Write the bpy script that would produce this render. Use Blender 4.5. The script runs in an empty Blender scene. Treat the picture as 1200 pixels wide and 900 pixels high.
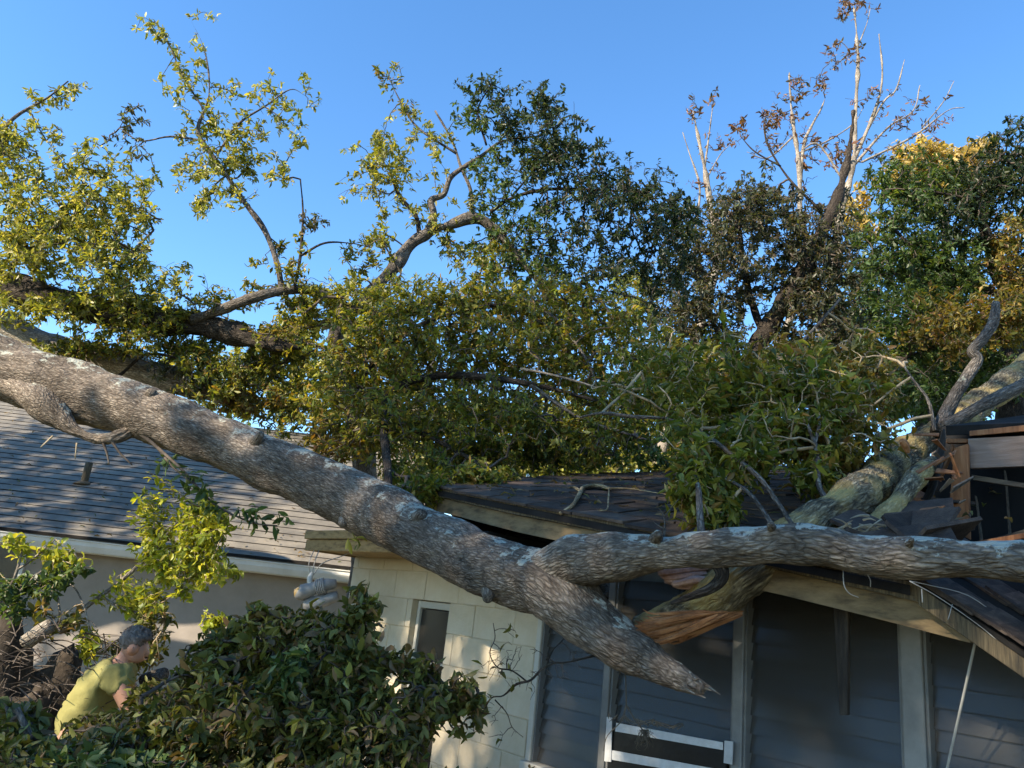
import bpy, bmesh, math, random
import numpy as np
from mathutils import Vector, Matrix, noise as mn

# ------------------------------------------------------------------ camera, world, sun, exposure
R = math.radians
sc = bpy.context.scene
COL = sc.collection
random.seed(11)
rng = np.random.default_rng(11)
F = 890.0                                   # focal length in photograph pixels (1200 wide)
CAM = Vector((0, 0, 1.85))
PITCH, ROLL = R(16.7), R(6.5)
fw = Vector((0, math.cos(PITCH), math.sin(PITCH)))
up0 = Vector((0, -math.sin(PITCH), math.cos(PITCH)))
r0 = Vector((1, 0, 0))
rr = r0 * math.cos(ROLL) + up0 * math.sin(ROLL)
uu = up0 * math.cos(ROLL) - r0 * math.sin(ROLL)
cd = bpy.data.cameras.new('camera')
cd.sensor_fit = 'HORIZONTAL'; cd.sensor_width = 36; cd.lens = 36 * F / 1200
cd.clip_start = 0.05; cd.clip_end = 2000
cam = bpy.data.objects.new('camera', cd); COL.objects.link(cam)
cam.matrix_world = Matrix(((rr.x, uu.x, -fw.x, CAM.x), (rr.y, uu.y, -fw.y, CAM.y),
                           (rr.z, uu.z, -fw.z, CAM.z), (0, 0, 0, 1)))
sc.camera = cam
SUN_AZ = math.atan2(-.80, -.60)             # sky rotation: direction (sin, cos)
SUN_EL = R(31)
S = Vector((math.sin(SUN_AZ) * math.cos(SUN_EL), math.cos(SUN_AZ) * math.cos(SUN_EL), math.sin(SUN_EL)))
w = bpy.data.worlds.new('World'); sc.world = w; w.use_nodes = True
wn = w.node_tree
sky = wn.nodes.new('ShaderNodeTexSky'); sky.sky_type = 'NISHITA'; sky.sun_disc = False
sky.sun_elevation = SUN_EL; sky.sun_rotation = SUN_AZ
sky.air_density = 1.0; sky.dust_density = 0.0; sky.ozone_density = 3.0
bg = wn.nodes['Background']; bg.inputs[1].default_value = 0.145
hsv = wn.nodes.new('ShaderNodeHueSaturation'); hsv.inputs['Saturation'].default_value = 1.18
wn.links.new(sky.outputs[0], hsv.inputs['Color']); wn.links.new(hsv.outputs[0], bg.inputs[0])
sl = bpy.data.lights.new('sun', 'SUN'); sl.energy = 5.0; sl.angle = R(0.55); sl.color = (1, .87, .68)
so = bpy.data.objects.new('sun', sl); COL.objects.link(so)
so.rotation_euler = S.to_track_quat('Z', 'Y').to_euler()
so.location = S * 40
vs = sc.view_settings
vs.view_transform = 'Standard'; vs.look = 'None'; vs.gamma = 1; vs.exposure = 1.36
sc.cycles.max_bounces = 8; sc.cycles.transparent_max_bounces = 12

# ------------------------------------------------------------------ picture -> place helpers
def ray(x, y):
    return fw + rr * ((x - 600) / F) + uu * ((450 - y) / F)
def P(x, y, Y):
    d = ray(x, y); return CAM + d * (Y / d.y)
def proj(p):
    v = Vector(p) - CAM; d = v.dot(fw)
    return 600 + F * v.dot(rr) / d, 450 - F * v.dot(uu) / d, d

# ------------------------------------------------------------------ object helpers
def link(o, parent=None):
    COL.objects.link(o)
    if parent is not None: o.parent = parent
    return o
def tag(o, label=None, cat=None, group=None, kind=None):
    if label: o['label'] = label
    if cat: o['category'] = cat
    if group: o['group'] = group
    if kind: o['kind'] = kind
    return o
def empty(name, loc=(0, 0, 0), rz=0):
    e = bpy.data.objects.new(name, None); COL.objects.link(e)
    e.empty_display_size = .1
    e.location = loc; e.rotation_euler = (0, 0, rz); return e
def wpar(o, e):
    """parent o (built in place coordinates) to the unrotated Empty e"""
    o.parent = e
    o.matrix_parent_inverse = Matrix.Translation(-Vector(e.location)); return o
def mesh(name, v, f, mat=None, smooth=False):
    m = bpy.data.meshes.new(name)
    m.from_pydata([tuple(p) for p in v], [], f)
    if mat: m.materials.append(mat)
    if smooth: m.polygons.foreach_set('use_smooth', [True] * len(m.polygons))
    m.update(); return m
def obj(name, m, parent=None):
    return link(bpy.data.objects.new(name, m), parent)
BOXF = [(0, 3, 2, 1), (4, 5, 6, 7), (0, 1, 5, 4), (1, 2, 6, 5), (2, 3, 7, 6), (3, 0, 4, 7)]
def boxv(x0, x1, y0, y1, z0, z1):
    return [(x0, y0, z0), (x1, y0, z0), (x1, y1, z0), (x0, y1, z0), (x0, y0, z1), (x1, y0, z1), (x1, y1, z1), (x0, y1, z1)]
def chamfer(m, off):
    b = bmesh.new(); b.from_mesh(m)
    bmesh.ops.recalc_face_normals(b, faces=b.faces)
    if off > 0:
        bmesh.ops.bevel(b, geom=list(b.edges), offset=off, segments=1, affect='EDGES')
    b.to_mesh(m); b.free(); return m
def box(name, x0, x1, y0, y1, z0, z1, mat, parent=None, bev=0.004):
    return obj(name, chamfer(mesh(name, boxv(x0, x1, y0, y1, z0, z1), BOXF, mat), bev), parent)
def hexa(name, pts, mat, parent=None, bev=0.003):
    """eight corners: bottom ring then top ring"""
    return obj(name, chamfer(mesh(name, pts, BOXF, mat), bev), parent)

# ------------------------------------------------------------------ materials
def nmat(name, cols, scale=8, rough=.8, bump=.2, stretch=(1, 1, 1), detail=6, spec=.3, metal=0, fine=None, bscale=None, lo=.3, hi=.7, var=(.86, 1.12)):
    m = bpy.data.materials.new(name); m.use_nodes = True
    t = m.node_tree; n = t.nodes; b = n['Principled BSDF']
    b.inputs['Roughness'].default_value = rough
    b.inputs['Specular IOR Level'].default_value = spec
    b.inputs['Metallic'].default_value = metal
    tc = n.new('ShaderNodeTexCoord'); mp = n.new('ShaderNodeMapping'); mp.inputs['Scale'].default_value = stretch
    t.links.new(tc.outputs['Object'], mp.inputs[0])
    nz = n.new('ShaderNodeTexNoise'); nz.inputs['Scale'].default_value = scale; nz.inputs['Detail'].default_value = detail
    nz.inputs['Roughness'].default_value = .65
    t.links.new(mp.outputs[0], nz.inputs[0])
    cr = n.new('ShaderNodeValToRGB'); e = cr.color_ramp.elements
    for i, c in enumerate(cols):
        if i > 1: e.new(.5)
    for i, c in enumerate(cols):
        e[i].position = lo + (hi - lo) * i / max(1, len(cols) - 1)
        e[i].color = (*c, 1)
    t.links.new(nz.outputs[0], cr.inputs[0])
    out = cr.outputs[0]
    oi = n.new('ShaderNodeObjectInfo'); mr = n.new('ShaderNodeMapRange')
    mr.inputs[3].default_value = var[0]; mr.inputs[4].default_value = var[1]
    t.links.new(oi.outputs['Random'], mr.inputs[0])
    mx = n.new('ShaderNodeMix'); mx.data_type = 'RGBA'; mx.blend_type = 'MULTIPLY'; mx.inputs[0].default_value = 1
    t.links.new(out, mx.inputs[6]); t.links.new(mr.outputs[0], mx.inputs[7])
    t.links.new(mx.outputs[2], b.inputs['Base Color'])
    if bump:
        n2 = n.new('ShaderNodeTexNoise'); n2.inputs['Scale'].default_value = bscale or scale * 6; n2.inputs['Detail'].default_value = 5
        t.links.new(mp.outputs[0], n2.inputs[0])
        bp = n.new('ShaderNodeBump'); bp.inputs['Strength'].default_value = bump; bp.inputs['Distance'].default_value = .01
        t.links.new(n2.outputs[0], bp.inputs['Height']); t.links.new(bp.outputs[0], b.inputs['Normal'])
    return m

def bark_mat(name, c0, c1, c2, lichen=(.31, .325, .265), lich=.5, warm=None):
    m = bpy.data.materials.new(name); m.use_nodes = True
    t = m.node_tree; n = t.nodes; b = n['Principled BSDF']; L = t.links.new
    b.inputs['Roughness'].default_value = .92; b.inputs['Specular IOR Level'].default_value = .15
    at = n.new('ShaderNodeAttribute'); at.attribute_name = 'bk'
    mp = n.new('ShaderNodeMapping'); mp.inputs['Scale'].default_value = (1, 1, .27)
    L(at.outputs['Vector'], mp.inputs[0])
    nz = n.new('ShaderNodeTexNoise'); nz.inputs['Scale'].default_value = 60; nz.inputs['Detail'].default_value = 8; nz.inputs['Roughness'].default_value = .72
    L(mp.outputs[0], nz.inputs[0])
    wv_ = n.new('ShaderNodeTexNoise'); wv_.inputs['Scale'].default_value = 14; wv_.inputs['Detail'].default_value = 3; L(at.outputs['Vector'], wv_.inputs[0])
    ws = n.new('ShaderNodeVectorMath'); ws.operation = 'SCALE'; ws.inputs['Scale'].default_value = .022; L(wv_.outputs['Color'], ws.inputs[0])
    wa_ = n.new('ShaderNodeVectorMath'); L(mp.outputs[0], wa_.inputs[0]); L(ws.outputs[0], wa_.inputs[1])
    vo = n.new('ShaderNodeTexVoronoi'); vo.feature = 'DISTANCE_TO_EDGE'; vo.inputs['Scale'].default_value = 75; L(wa_.outputs[0], vo.inputs['Vector'])
    ck = n.new('ShaderNodeMapRange'); ck.inputs[2].default_value = .30; ck.inputs[3].default_value = .50; ck.inputs[4].default_value = 1.08; L(vo.outputs['Distance'], ck.inputs[0])
    cr = n.new('ShaderNodeValToRGB'); e = cr.color_ramp.elements; e.new(.5)
    for i, c in enumerate((c0, c1, c2)):
        e[i].position = (.34, .5, .66)[i]; e[i].color = (*c, 1)
    L(nz.outputs[0], cr.inputs[0])
    cm = n.new('ShaderNodeMix'); cm.data_type = 'RGBA'; cm.blend_type = 'MULTIPLY'; cm.inputs[0].default_value = 1
    L(cr.outputs[0], cm.inputs[6]); L(ck.outputs[0], cm.inputs[7])
    big = n.new('ShaderNodeTexNoise'); big.inputs['Scale'].default_value = 3.2; big.inputs['Detail'].default_value = 4
    L(at.outputs['Vector'], big.inputs[0])
    br = n.new('ShaderNodeMapRange'); br.inputs[1].default_value = .3; br.inputs[2].default_value = .7; br.inputs[3].default_value = .55; br.inputs[4].default_value = 1.45
    L(big.outputs[0], br.inputs[0])
    mul = n.new('ShaderNodeMix'); mul.data_type = 'RGBA'; mul.blend_type = 'MULTIPLY'; mul.inputs[0].default_value = 1
    L(cm.outputs[2], mul.inputs[6]); L(br.outputs[0], mul.inputs[7])
    # lichen crusts on the upper side
    geo = n.new('ShaderNodeNewGeometry'); sp = n.new('ShaderNodeSeparateXYZ'); L(geo.outputs['Normal'], sp.inputs[0])
    nr = n.new('ShaderNodeMapRange'); nr.inputs[1].default_value = -.1; nr.inputs[2].default_value = .9; nr.inputs[3].default_value = -.13; nr.inputs[4].default_value = .05
    L(sp.outputs[2], nr.inputs[0])
    ln = n.new('ShaderNodeTexNoise'); ln.inputs['Scale'].default_value = 9; ln.inputs['Detail'].default_value = 10; ln.inputs['Roughness'].default_value = .72
    L(at.outputs['Vector'], ln.inputs[0])
    ad = n.new('ShaderNodeMath'); ad.operation = 'ADD'; L(ln.outputs[0], ad.inputs[0]); L(nr.outputs[0], ad.inputs[1])
    th = n.new('ShaderNodeMapRange'); th.inputs[1].default_value = .56 + (.5 - lich) * .3; th.inputs[2].default_value = .595 + (.5 - lich) * .3
    L(ad.outputs[0], th.inputs[0])
    lm = n.new('ShaderNodeMath'); lm.operation = 'MULTIPLY'; lm.inputs[1].default_value = .72; L(th.outputs[0], lm.inputs[0])
    mx = n.new('ShaderNodeMix'); mx.data_type = 'RGBA'; L(lm.outputs[0], mx.inputs[0]); L(mul.outputs[2], mx.inputs[6])
    mx.inputs[7].default_value = (*lichen, 1)
    src = mx.outputs[2]
    if warm:
        wn_ = n.new('ShaderNodeTexNoise'); wn_.inputs['Scale'].default_value = 4; wn_.inputs['Detail'].default_value = 6; L(at.outputs['Vector'], wn_.inputs[0])
        wr = n.new('ShaderNodeMapRange'); wr.inputs[1].default_value = .45; wr.inputs[2].default_value = .62; wr.inputs[4].default_value = .8; L(wn_.outputs[0], wr.inputs[0])
        m2 = n.new('ShaderNodeMix'); m2.data_type = 'RGBA'; L(wr.outputs[0], m2.inputs[0]); L(src, m2.inputs[6]); m2.inputs[7].default_value = (*warm, 1)
        src = m2.outputs[2]
    L(src, b.inputs['Base Color'])
    hsum = n.new('ShaderNodeMath'); hsum.operation = 'ADD'; L(nz.outputs[0], hsum.inputs[0]); L(ck.outputs[0], hsum.inputs[1])
    bp = n.new('ShaderNodeBump'); bp.inputs['Strength'].default_value = .7; bp.inputs['Distance'].default_value = .016
    L(hsum.outputs[0], bp.inputs['Height']); L(bp.outputs[0], b.inputs['Normal'])
    return m

def leaf_mat(name, trans=.38, rough=.42):
    m = bpy.data.materials.new(name); m.use_nodes = True
    t = m.node_tree; n = t.nodes; b = n['Principled BSDF']; L = t.links.new
    at = n.new('ShaderNodeAttribute'); at.attribute_name = 'col'
    L(at.outputs['Color'], b.inputs['Base Color'])
    b.inputs['Roughness'].default_value = rough; b.inputs['Specular IOR Level'].default_value = .34
    tr = n.new('ShaderNodeBsdfTranslucent')
    g = n.new('ShaderNodeMix'); g.data_type = 'RGBA'; g.blend_type = 'MULTIPLY'; g.inputs[0].default_value = 1
    L(at.outputs['Color'], g.inputs[6]); g.inputs[7].default_value = (1.9, 1.75, .6, 1)
    L(g.outputs[2], tr.inputs[0])
    ms = n.new('ShaderNodeMixShader'); ms.inputs[0].default_value = trans
    L(b.outputs[0], ms.inputs[1]); L(tr.outputs[0], ms.inputs[2])
    L(ms.outputs[0], n['Material Output'].inputs[0]); return m

M = {}
M['bark'] = bark_mat('bark', (.08, .061, .046), (.19, .152, .118), (.33, .28, .225), lichen=(.43, .45, .38), lich=.50)
M['bark_limb'] = bark_mat('bark_limb', (.08, .063, .048), (.20, .162, .125), (.35, .30, .24), lichen=(.46, .48, .41), lich=.60)
M['bark_gold'] = bark_mat('bark_gold', (.04, .032, .022), (.17, .14, .09), (.46, .38, .24), lich=.26, warm=(.50, .36, .13))
M['bark_dark'] = bark_mat('bark_dark', (.016, .013, .010), (.05, .04, .032), (.11, .09, .07), lich=.3)
M['bark_pale'] = bark_mat('bark_pale', (.16, .13, .10), (.34, .29, .23), (.5, .45, .38), lich=.2)
M['bark_straw'] = bark_mat('bark_straw', (.24, .16, .08), (.46, .34, .19), (.6, .48, .3), lich=.1)
M['bark_grey'] = bark_mat('bark_grey', (.05, .043, .036), (.14, .12, .10), (.25, .22, .19), lich=.45)
M['leaf'] = leaf_mat('leaf')
M['leaf_thick'] = leaf_mat('leaf_thick', .24, .5)
M['block'] = nmat('painted_block', [(.49, .405, .275), (.56, .47, .33), (.60, .52, .385)], 5, .75, .25, bscale=60, var=(.96, 1.03))
M['mortar'] = nmat('painted_mortar', [(.42, .345, .23), (.50, .415, .285)], 9, .85, .3)
M['trim'] = nmat('weathered_trim', [(.15, .10, .045), (.36, .24, .10), (.46, .31, .14)], 7, .75, .2, stretch=(1.5, 1, 6))
M['trimshade'] = nmat('shaded_brown_trim', [(.06, .043, .024), (.155, .11, .056), (.22, .155, .08)], 6, .8, .2, stretch=(1.5, 1, 5))  # same trim paint, darkened: the shade under the limb is in the colour
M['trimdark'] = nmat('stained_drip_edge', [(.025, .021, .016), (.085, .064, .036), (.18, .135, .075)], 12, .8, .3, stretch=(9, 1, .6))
M['shingle'] = nmat('dark_shingle', [(.022, .016, .013), (.05, .036, .028), (.095, .068, .05)], 11, .9, .5, bscale=160, var=(.55, 1.6))
M['tornfelt'] = nmat('torn_brown_felt', [(.012, .010, .009), (.035, .028, .022), (.075, .06, .045)], 7, .85, .4, stretch=(6, 6, 1))
M['felt'] = nmat('roofing_felt', [(.012, .011, .010), (.03, .027, .025)], 6, .95, .4, spec=.1)
M['greyshingle'] = nmat('grey_shingle', [(.12, .108, .09), (.18, .16, .13), (.26, .225, .175)], 3.2, .9, .35, stretch=(1, 1, 1), bscale=90)
M['white'] = nmat('white_metal', [(.55, .53, .48), (.68, .66, .62)], 4, .5, .05)
M['stucco'] = nmat('mauve_stucco', [(.27, .235, .20), (.33, .285, .245)], 4, .85, .15)
M['alu'] = nmat('grey_aluminium', [(.15, .15, .145), (.23, .23, .22)], 9, .55, .05, metal=.25)
M['frame'] = nmat('pale_frame', [(.46, .43, .35), (.56, .52, .44)], 8, .6, .1)
M['dark'] = nmat('dark_interior_shade', [(.010, .010, .011), (.018, .018, .018)], 3, .9, 0)
M['curtain'] = nmat('grey_curtain', [(.20, .205, .19), (.28, .285, .26)], 3, .9, .1, stretch=(12, 12, 1))
M['tape'] = nmat('white_tape', [(.42, .42, .41), (.58, .58, .57)], 14, .45, .25)
M['plastic'] = nmat('black_plastic', [(.005, .006, .007), (.010, .011, .013)], 9, .35, .25, stretch=(1, 1, 1), bscale=20, spec=.4)
M['rawwood'] = nmat('raw_wood', [(.13, .05, .02), (.24, .10, .04), (.33, .16, .07)], 5, .7, .3, stretch=(10, 10, 1))
M['brownwood'] = nmat('brown_painted_wood', [(.17, .115, .085), (.22, .155, .12), (.33, .28, .24)], 5, .7, .25, stretch=(1, 1, 14), lo=.35, hi=.8)
M['deck'] = nmat('weathered_plywood', [(.045, .036, .028), (.12, .095, .07), (.17, .14, .10)], 6, .85, .3, stretch=(1, 8, 8))
M['splinter'] = nmat('splintered_heartwood', [(.10, .035, .015), (.34, .15, .06), (.46, .25, .12)], 9, .75, .6, stretch=(1, 1, 1))
M['pinkwood'] = nmat('pink_inner_bark', [(.20, .10, .075), (.42, .26, .21), (.55, .40, .34)], 16, .8, .8)
M['soil'] = nmat('dark_soil', [(.018, .014, .010), (.05, .038, .028), (.09, .07, .05)], 6, .95, .8)
M['grass'] = nmat('leaf_littered_lawn', [(.035, .04, .015), (.08, .075, .03), (.13, .10, .05)], 1.6, .95, .6, bscale=20)
M['skin'] = nmat('skin', [(.34, .17, .11), (.42, .23, .15)], 6, .5, .05)
M['shirt'] = nmat('yellow_cotton', [(.215, .195, .062), (.28, .25, .085)], 5, .9, .25, bscale=40)
M['denim'] = nmat('dark_trousers', [(.03, .035, .05), (.05, .055, .075)], 8, .9, .2)
M['hair'] = nmat('grey_brown_hair', [(.07, .05, .035), (.16, .125, .10), (.26, .215, .18)], 40, .7, .9, stretch=(1, 1, .3))
M['leather'] = nmat('brown_leather', [(.05, .03, .02), (.09, .06, .04)], 8, .6, .2)
M['steel'] = nmat('dull_grey_metal', [(.26, .25, .24), (.40, .39, .37)], 12, .6, .1, metal=.3)
M['bulb'] = nmat('amber_lens', [(.38, .25, .10), (.5, .35, .16)], 6, .3, 0)
M['wire'] = nmat('pale_wire', [(.28, .27, .25), (.38, .37, .34)], 20, .5, 0)
M['twig'] = nmat('dry_twig', [(.16, .11, .06), (.34, .26, .16), (.46, .37, .25)], 12, .85, .3)
M['twigdark'] = nmat('dark_twig', [(.03, .022, .016), (.08, .062, .048), (.13, .105, .085)], 10, .9, .3)
M['moss'] = nmat('hanging_moss', [(.07, .06, .045), (.14, .12, .09)], 20, .95, .3)

def glass_mat():
    m = bpy.data.materials.new('louvre_glass'); m.use_nodes = True
    t = m.node_tree; n = t.nodes; L = t.links.new
    b = n['Principled BSDF']; b.inputs['Base Color'].default_value = (.034, .032, .028, 1)
    b.inputs['Roughness'].default_value = .3; b.inputs['Specular IOR Level'].default_value = .38
    nz = n.new('ShaderNodeTexNoise'); nz.inputs['Scale'].default_value = 5; nz.inputs['Detail'].default_value = 7
    tc = n.new('ShaderNodeTexCoord'); L(tc.outputs['Object'], nz.inputs[0])
    mr = n.new('ShaderNodeMapRange'); mr.inputs[3].default_value = .14; mr.inputs[4].default_value = .32; L(nz.outputs[0], mr.inputs[0]); L(mr.outputs[0], b.inputs['Roughness'])
    tr = n.new('ShaderNodeBsdfTransparent'); tr.inputs[0].default_value = (.62, .68, .68, 1)
    ms = n.new('ShaderNodeMixShader'); ms.inputs[0].default_value = .82
    L(tr.outputs[0], ms.inputs[1]); L(b.outputs[0], ms.inputs[2]); L(ms.outputs[0], n['Material Output'].inputs[0])
    return m
M['glass'] = glass_mat()

# ------------------------------------------------------------------ ground
def make_ground():
    n = 81; L = 300.0
    g = np.linspace(-1, 1, n); g = np.sign(g) * np.abs(g) ** 2.6 * L
    v = []
    for y in g:
        for x in g:
            r = math.hypot(x, y)
            v.append((x, y, .05 * mn.noise(Vector((x * .3, y * .3, 0))) - .03))
    f = [(j * n + i, j * n + i + 1, (j + 1) * n + i + 1, (j + 1) * n + i) for j in range(n - 1) for i in range(n - 1)]
    o = obj('ground', mesh('ground', v, f, M['grass'], True)); o['kind'] = 'structure'
make_ground()

# ------------------------------------------------------------------ house
WA = P(408, 700, 6.43); WB = P(1070, 800, 3.01)
rdir = Vector((WB.x - WA.x, WB.y - WA.y, 0)).normalized()
ndir = Vector((-rdir.y, rdir.x, 0))                      # into the house
HO = Vector((WA.x, WA.y, 0))
house = empty('damaged_house', HO, math.atan2(rdir.y, rdir.x))
tag(house, 'cream concrete block house with louvred windows and a roof crushed by the fallen tree', 'house')
def hpx(x, y, t):
    d = ray(x, y); k = (t - (CAM - HO).dot(ndir)) / d.dot(ndir)
    p = CAM + d * k - HO
    return p.dot(rdir), p.z
def hw(s, t, z):
    return HO + rdir * s + ndir * t + Vector((0, 0, z))
S_WIN = hpx(629, 800, 0)[0]
Z_SILL = hpx(622, 891, 0)[1]
Z_FL = hpx(356, 645, -.45)[1]                            # underside of the left fascia
Z_TOP = Z_FL + .03
COURSE, BLK = .195, .40
zwt = hpx(500, 704, 0)[1]                                # top of the narrow window
wx0 = hpx(479, 740, 0)[0]; wx1 = hpx(523, 740, 0)[0]
zwb = zwt - 6 * COURSE
kb = int(zwt / COURSE) + 1
zb0 = zwt - kb * COURSE                                  # lowest course line (just below ground)

wall = obj('block_wall', mesh('block_wall', *[[], []]), house)
wv, wf = [], []
def addbox(x0, x1, y0, y1, z0, z1):
    b = len(wv); wv.extend(boxv(x0, x1, y0, y1, z0, z1)); wf.extend([tuple(b + i for i in q) for q in BOXF])
T0, T1 = .004, .19                                        # mortar face sits behind the block faces
addbox(.01, wx0 - .004, T0, T1, -.1, Z_TOP); addbox(wx1 + .004, S_WIN - .005, T0, T1, -.1, Z_TOP)
addbox(wx0 - .004, wx1 + .004, T0, T1, -.1, zwb - .004); addbox(wx0 - .004, wx1 + .004, T0, T1, zwt + .004, Z_TOP)
m = mesh('block_wall', wv, wf, M['mortar']); wall.data = m
unit = {}
def block(s0, s1, z0, z1):
    wl, hl = s1 - s0 - .006, z1 - z0 - .006
    if wl < .03 or hl < .03: return
    key = (round(wl, 2), round(hl, 2))
    if key not in unit:
        unit[key] = chamfer(mesh('block', boxv(-wl / 2, wl / 2, 0, .17, -hl / 2, hl / 2), BOXF, M['block']), .003)
    o = obj('block', unit[key], wall)
    o.location = ((s0 + s1) / 2, random.uniform(-.0025, .0015), (z0 + z1) / 2)
k = 0; z = zb0
while z < Z_TOP - .03:
    z1 = min(z + COURSE, Z_TOP)
    s = -(BLK / 2) * (k % 2) - .12
    while s < S_WIN:
        a, b_ = max(s, 0), min(s + BLK, S_WIN - .003)
        if b_ > a:
            if z1 > zwb + .01 and z < zwt - .01:
                if a < wx0: block(a, min(b_, wx0), z, z1)
                if b_ > wx1: block(max(a, wx1), b_, z, z1)
            else:
                block(a, b_, z, z1)
        s += BLK
    z += COURSE; k += 1
# closed rear and side walls, header over the louvred windows
HL, HT = 6.2, 5.6
box('wall_panel', .0, .18, .2, HT, -.1, Z_TOP + .02, M['stucco'], house)
box('wall_panel', 0, HL, HT, HT + .18, -.1, Z_TOP + .1, M['stucco'], house)
box('wall_panel', HL, HL + .18, .0, HT, -.1, Z_TOP + .1, M['stucco'], house)
box('wall_panel', S_WIN + .004, HL - .003, .004, .186, -.1, Z_SILL - .055, M['block'], house)
box('sill', S_WIN - .03, HL - .003, -.05, .19, Z_SILL - .05, Z_SILL - .004, M['frame'], house)

# narrow sash window
nw = obj('sash_window', mesh('sash_window', boxv(wx0 + .004, wx1 - .004, .095, .098, zwb + .004, zwt - .004), BOXF, M['dark']), house)
fr = .035
nwf = []
for (a, b_, c, d) in ((wx0 + .002, wx0 + fr, zwb, zwt - .002), (wx1 - fr, wx1 - .002, zwb, zwt - .002),
                      (wx0 + fr, wx1 - fr, zwt - .05, zwt - .002), (wx0 + fr, wx1 - fr, zwb, zwb + .05)):
    box('frame', a, b_, .045, .12, c, d, M['frame'], nw)
zz = zwt - .045; hpane = (zwt - zwb - .09) / 3
for i in range(3):
    box('pane', wx0 + fr, wx1 - fr, .066, .070, zz - hpane + .013, zz - .013, M['glass'], nw, 0)
    if i < 2: box('glazing_bar', wx0 + fr, wx1 - fr, .05, .073, zz - hpane - .011, zz - hpane + .011, M['frame'], nw)
    zz -= hpane
box('sill', wx0 - .02, wx1 + .02, -.03, .06, zwb - .03, zwb - .002, M['frame'], nw)

# sagging pitched roof: eave line and ridge line read off the photograph
EV = -.45
e0 = hpx(497, 596, EV); e1 = hpx(1137, 752, EV)
def zeave(s): return e0[1] + (e1[1] - e0[1]) * (s - e0[0]) / (e1[0] - e0[0])
RT = 2.6
k0 = hpx(600, 557, RT); k1 = hpx(1000, 545, RT)
def zridge(s): return k0[1] + (k1[1] - k0[1]) * (s - k0[0]) / (k1[0] - k0[0])
DE = .15                                                   # depth of fascia and drip edge
def zroof(s, t):
    q = (t - (EV - .05)) / (RT - (EV - .05))
    return (zeave(s) + DE) * (1 - q) + zridge(s) * q
def zcap(s): return max(1.5, zeave(s) + .17) if s < e1[0] + .35 else Z_TOP - .03

# louvred windows
edges = [(S_WIN, .02)]
for px, half in ((713, .022), (867, .026), (1071, .040)):
    edges.append((hpx(px, 800, 0)[0], half))
edges.append((edges[-1][0] + .84, .03)); edges.append((edges[-1][0] + .84, .03))
Z_WT = Z_TOP - .02
for i, (s, h) in enumerate(edges):
    o = box('mullion', s - h, s + h, -.02, .09, Z_SILL - .003, min(Z_WT, zcap(s)), M['frame'] if i == 0 else M['alu'], house)
for sa, sb in ((S_WIN + .02, e1[0] + .34), (e1[0] + .36, HL - .004)):
    za, zb = min(Z_WT, zcap(sa)), min(Z_WT, zcap(sb))
    hexa('window_head', [(sa, .09, za - .12), (sb, .09, zb - .12), (sb, .15, zb - .12), (sa, .15, za - .12), (sa, .09, za + .02), (sb, .09, zb + .01), (sb, .15, zb + .01), (sa, .15, za + .02)], M['alu'], house)
LV = .0755; lvmesh = {}
for i in range(len(edges) - 1):
    s0 = edges[i][0] + edges[i][1]; s1 = edges[i + 1][0] - edges[i + 1][1]
    lw = obj('louvred_window', chamfer(mesh('louvred_window', boxv(s0, s1, .088, .094, Z_SILL, Z_WT - .003), BOXF, M['alu']), 0), house)
    lw.data = mesh('louvred_window', boxv(s0 + .013, s1 - .013, .070, .086, Z_SILL + .001, Z_SILL + .016), BOXF, M['alu'])
    for a, b_ in ((s0 + .001, s0 + .012), (s1 - .012, s1 - .001)):
        box('jamb', a, b_, -.006, .086, Z_SILL, min(Z_WT - .003, zcap((a + b_) / 2)), M['alu'], lw, 0)
    wd = round(s1 - s0 - .03, 3)
    if wd not in lvmesh:
        th = R(12)
        c, sn = math.cos(th), math.sin(th)
        prof = [(-.048, -.0028), (-.048, .0028), (.048, .0028), (.048, -.0028)]
        vv = []
        for x in (-wd / 2, wd / 2):
            for (a, b_) in prof:
                vv.append((x, b_ * c + a * sn, a * c - b_ * sn))
        lvmesh[wd] = mesh('louvre', vv, [(0, 1, 2, 3), (7, 6, 5, 4), (0, 4, 5, 1), (1, 5, 6, 2), (2, 6, 7, 3), (3, 7, 4, 0)], M['glass'])
        chamfer(lvmesh[wd], 0)
    z = Z_SILL + .045
    while z < min(Z_WT, zcap((s0 + s1) / 2) + .02) - .04:
        o = obj('louvre', lvmesh[wd], lw); o.location = ((s0 + s1) / 2, .035, z)
        o.rotation_euler = (random.uniform(-.03, .03), random.uniform(-.004, .004), 0)
        z += LV
scr = bpy.data.materials.new('insect_screen'); scr.use_nodes = True
_n = scr.node_tree.nodes; _b = _n['Principled BSDF']; _b.inputs['Base Color'].default_value = (.12, .12, .115, 1); _b.inputs['Roughness'].default_value = .8
_t = _n.new('ShaderNodeBsdfTransparent'); _m = _n.new('ShaderNodeMixShader'); _m.inputs[0].default_value = .15
scr.node_tree.links.new(_t.outputs[0], _m.inputs[1]); scr.node_tree.links.new(_b.outputs[0], _m.inputs[2]); scr.node_tree.links.new(_m.outputs[0], _n['Material Output'].inputs[0])
for i in range(len(edges) - 1):
    a, b_ = edges[i][0] + edges[i][1] + .002, edges[i + 1][0] - edges[i + 1][1] - .002
    za, zb = min(Z_WT, zcap(a)) - .004, min(Z_WT, zcap(b_)) - .004
    obj('insect_screen', mesh('insect_screen', [(a, -.010, Z_SILL), (b_, -.010, Z_SILL), (b_, -.010, zb), (a, -.010, za)], [(0, 1, 2, 3)], scr), house)
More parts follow.
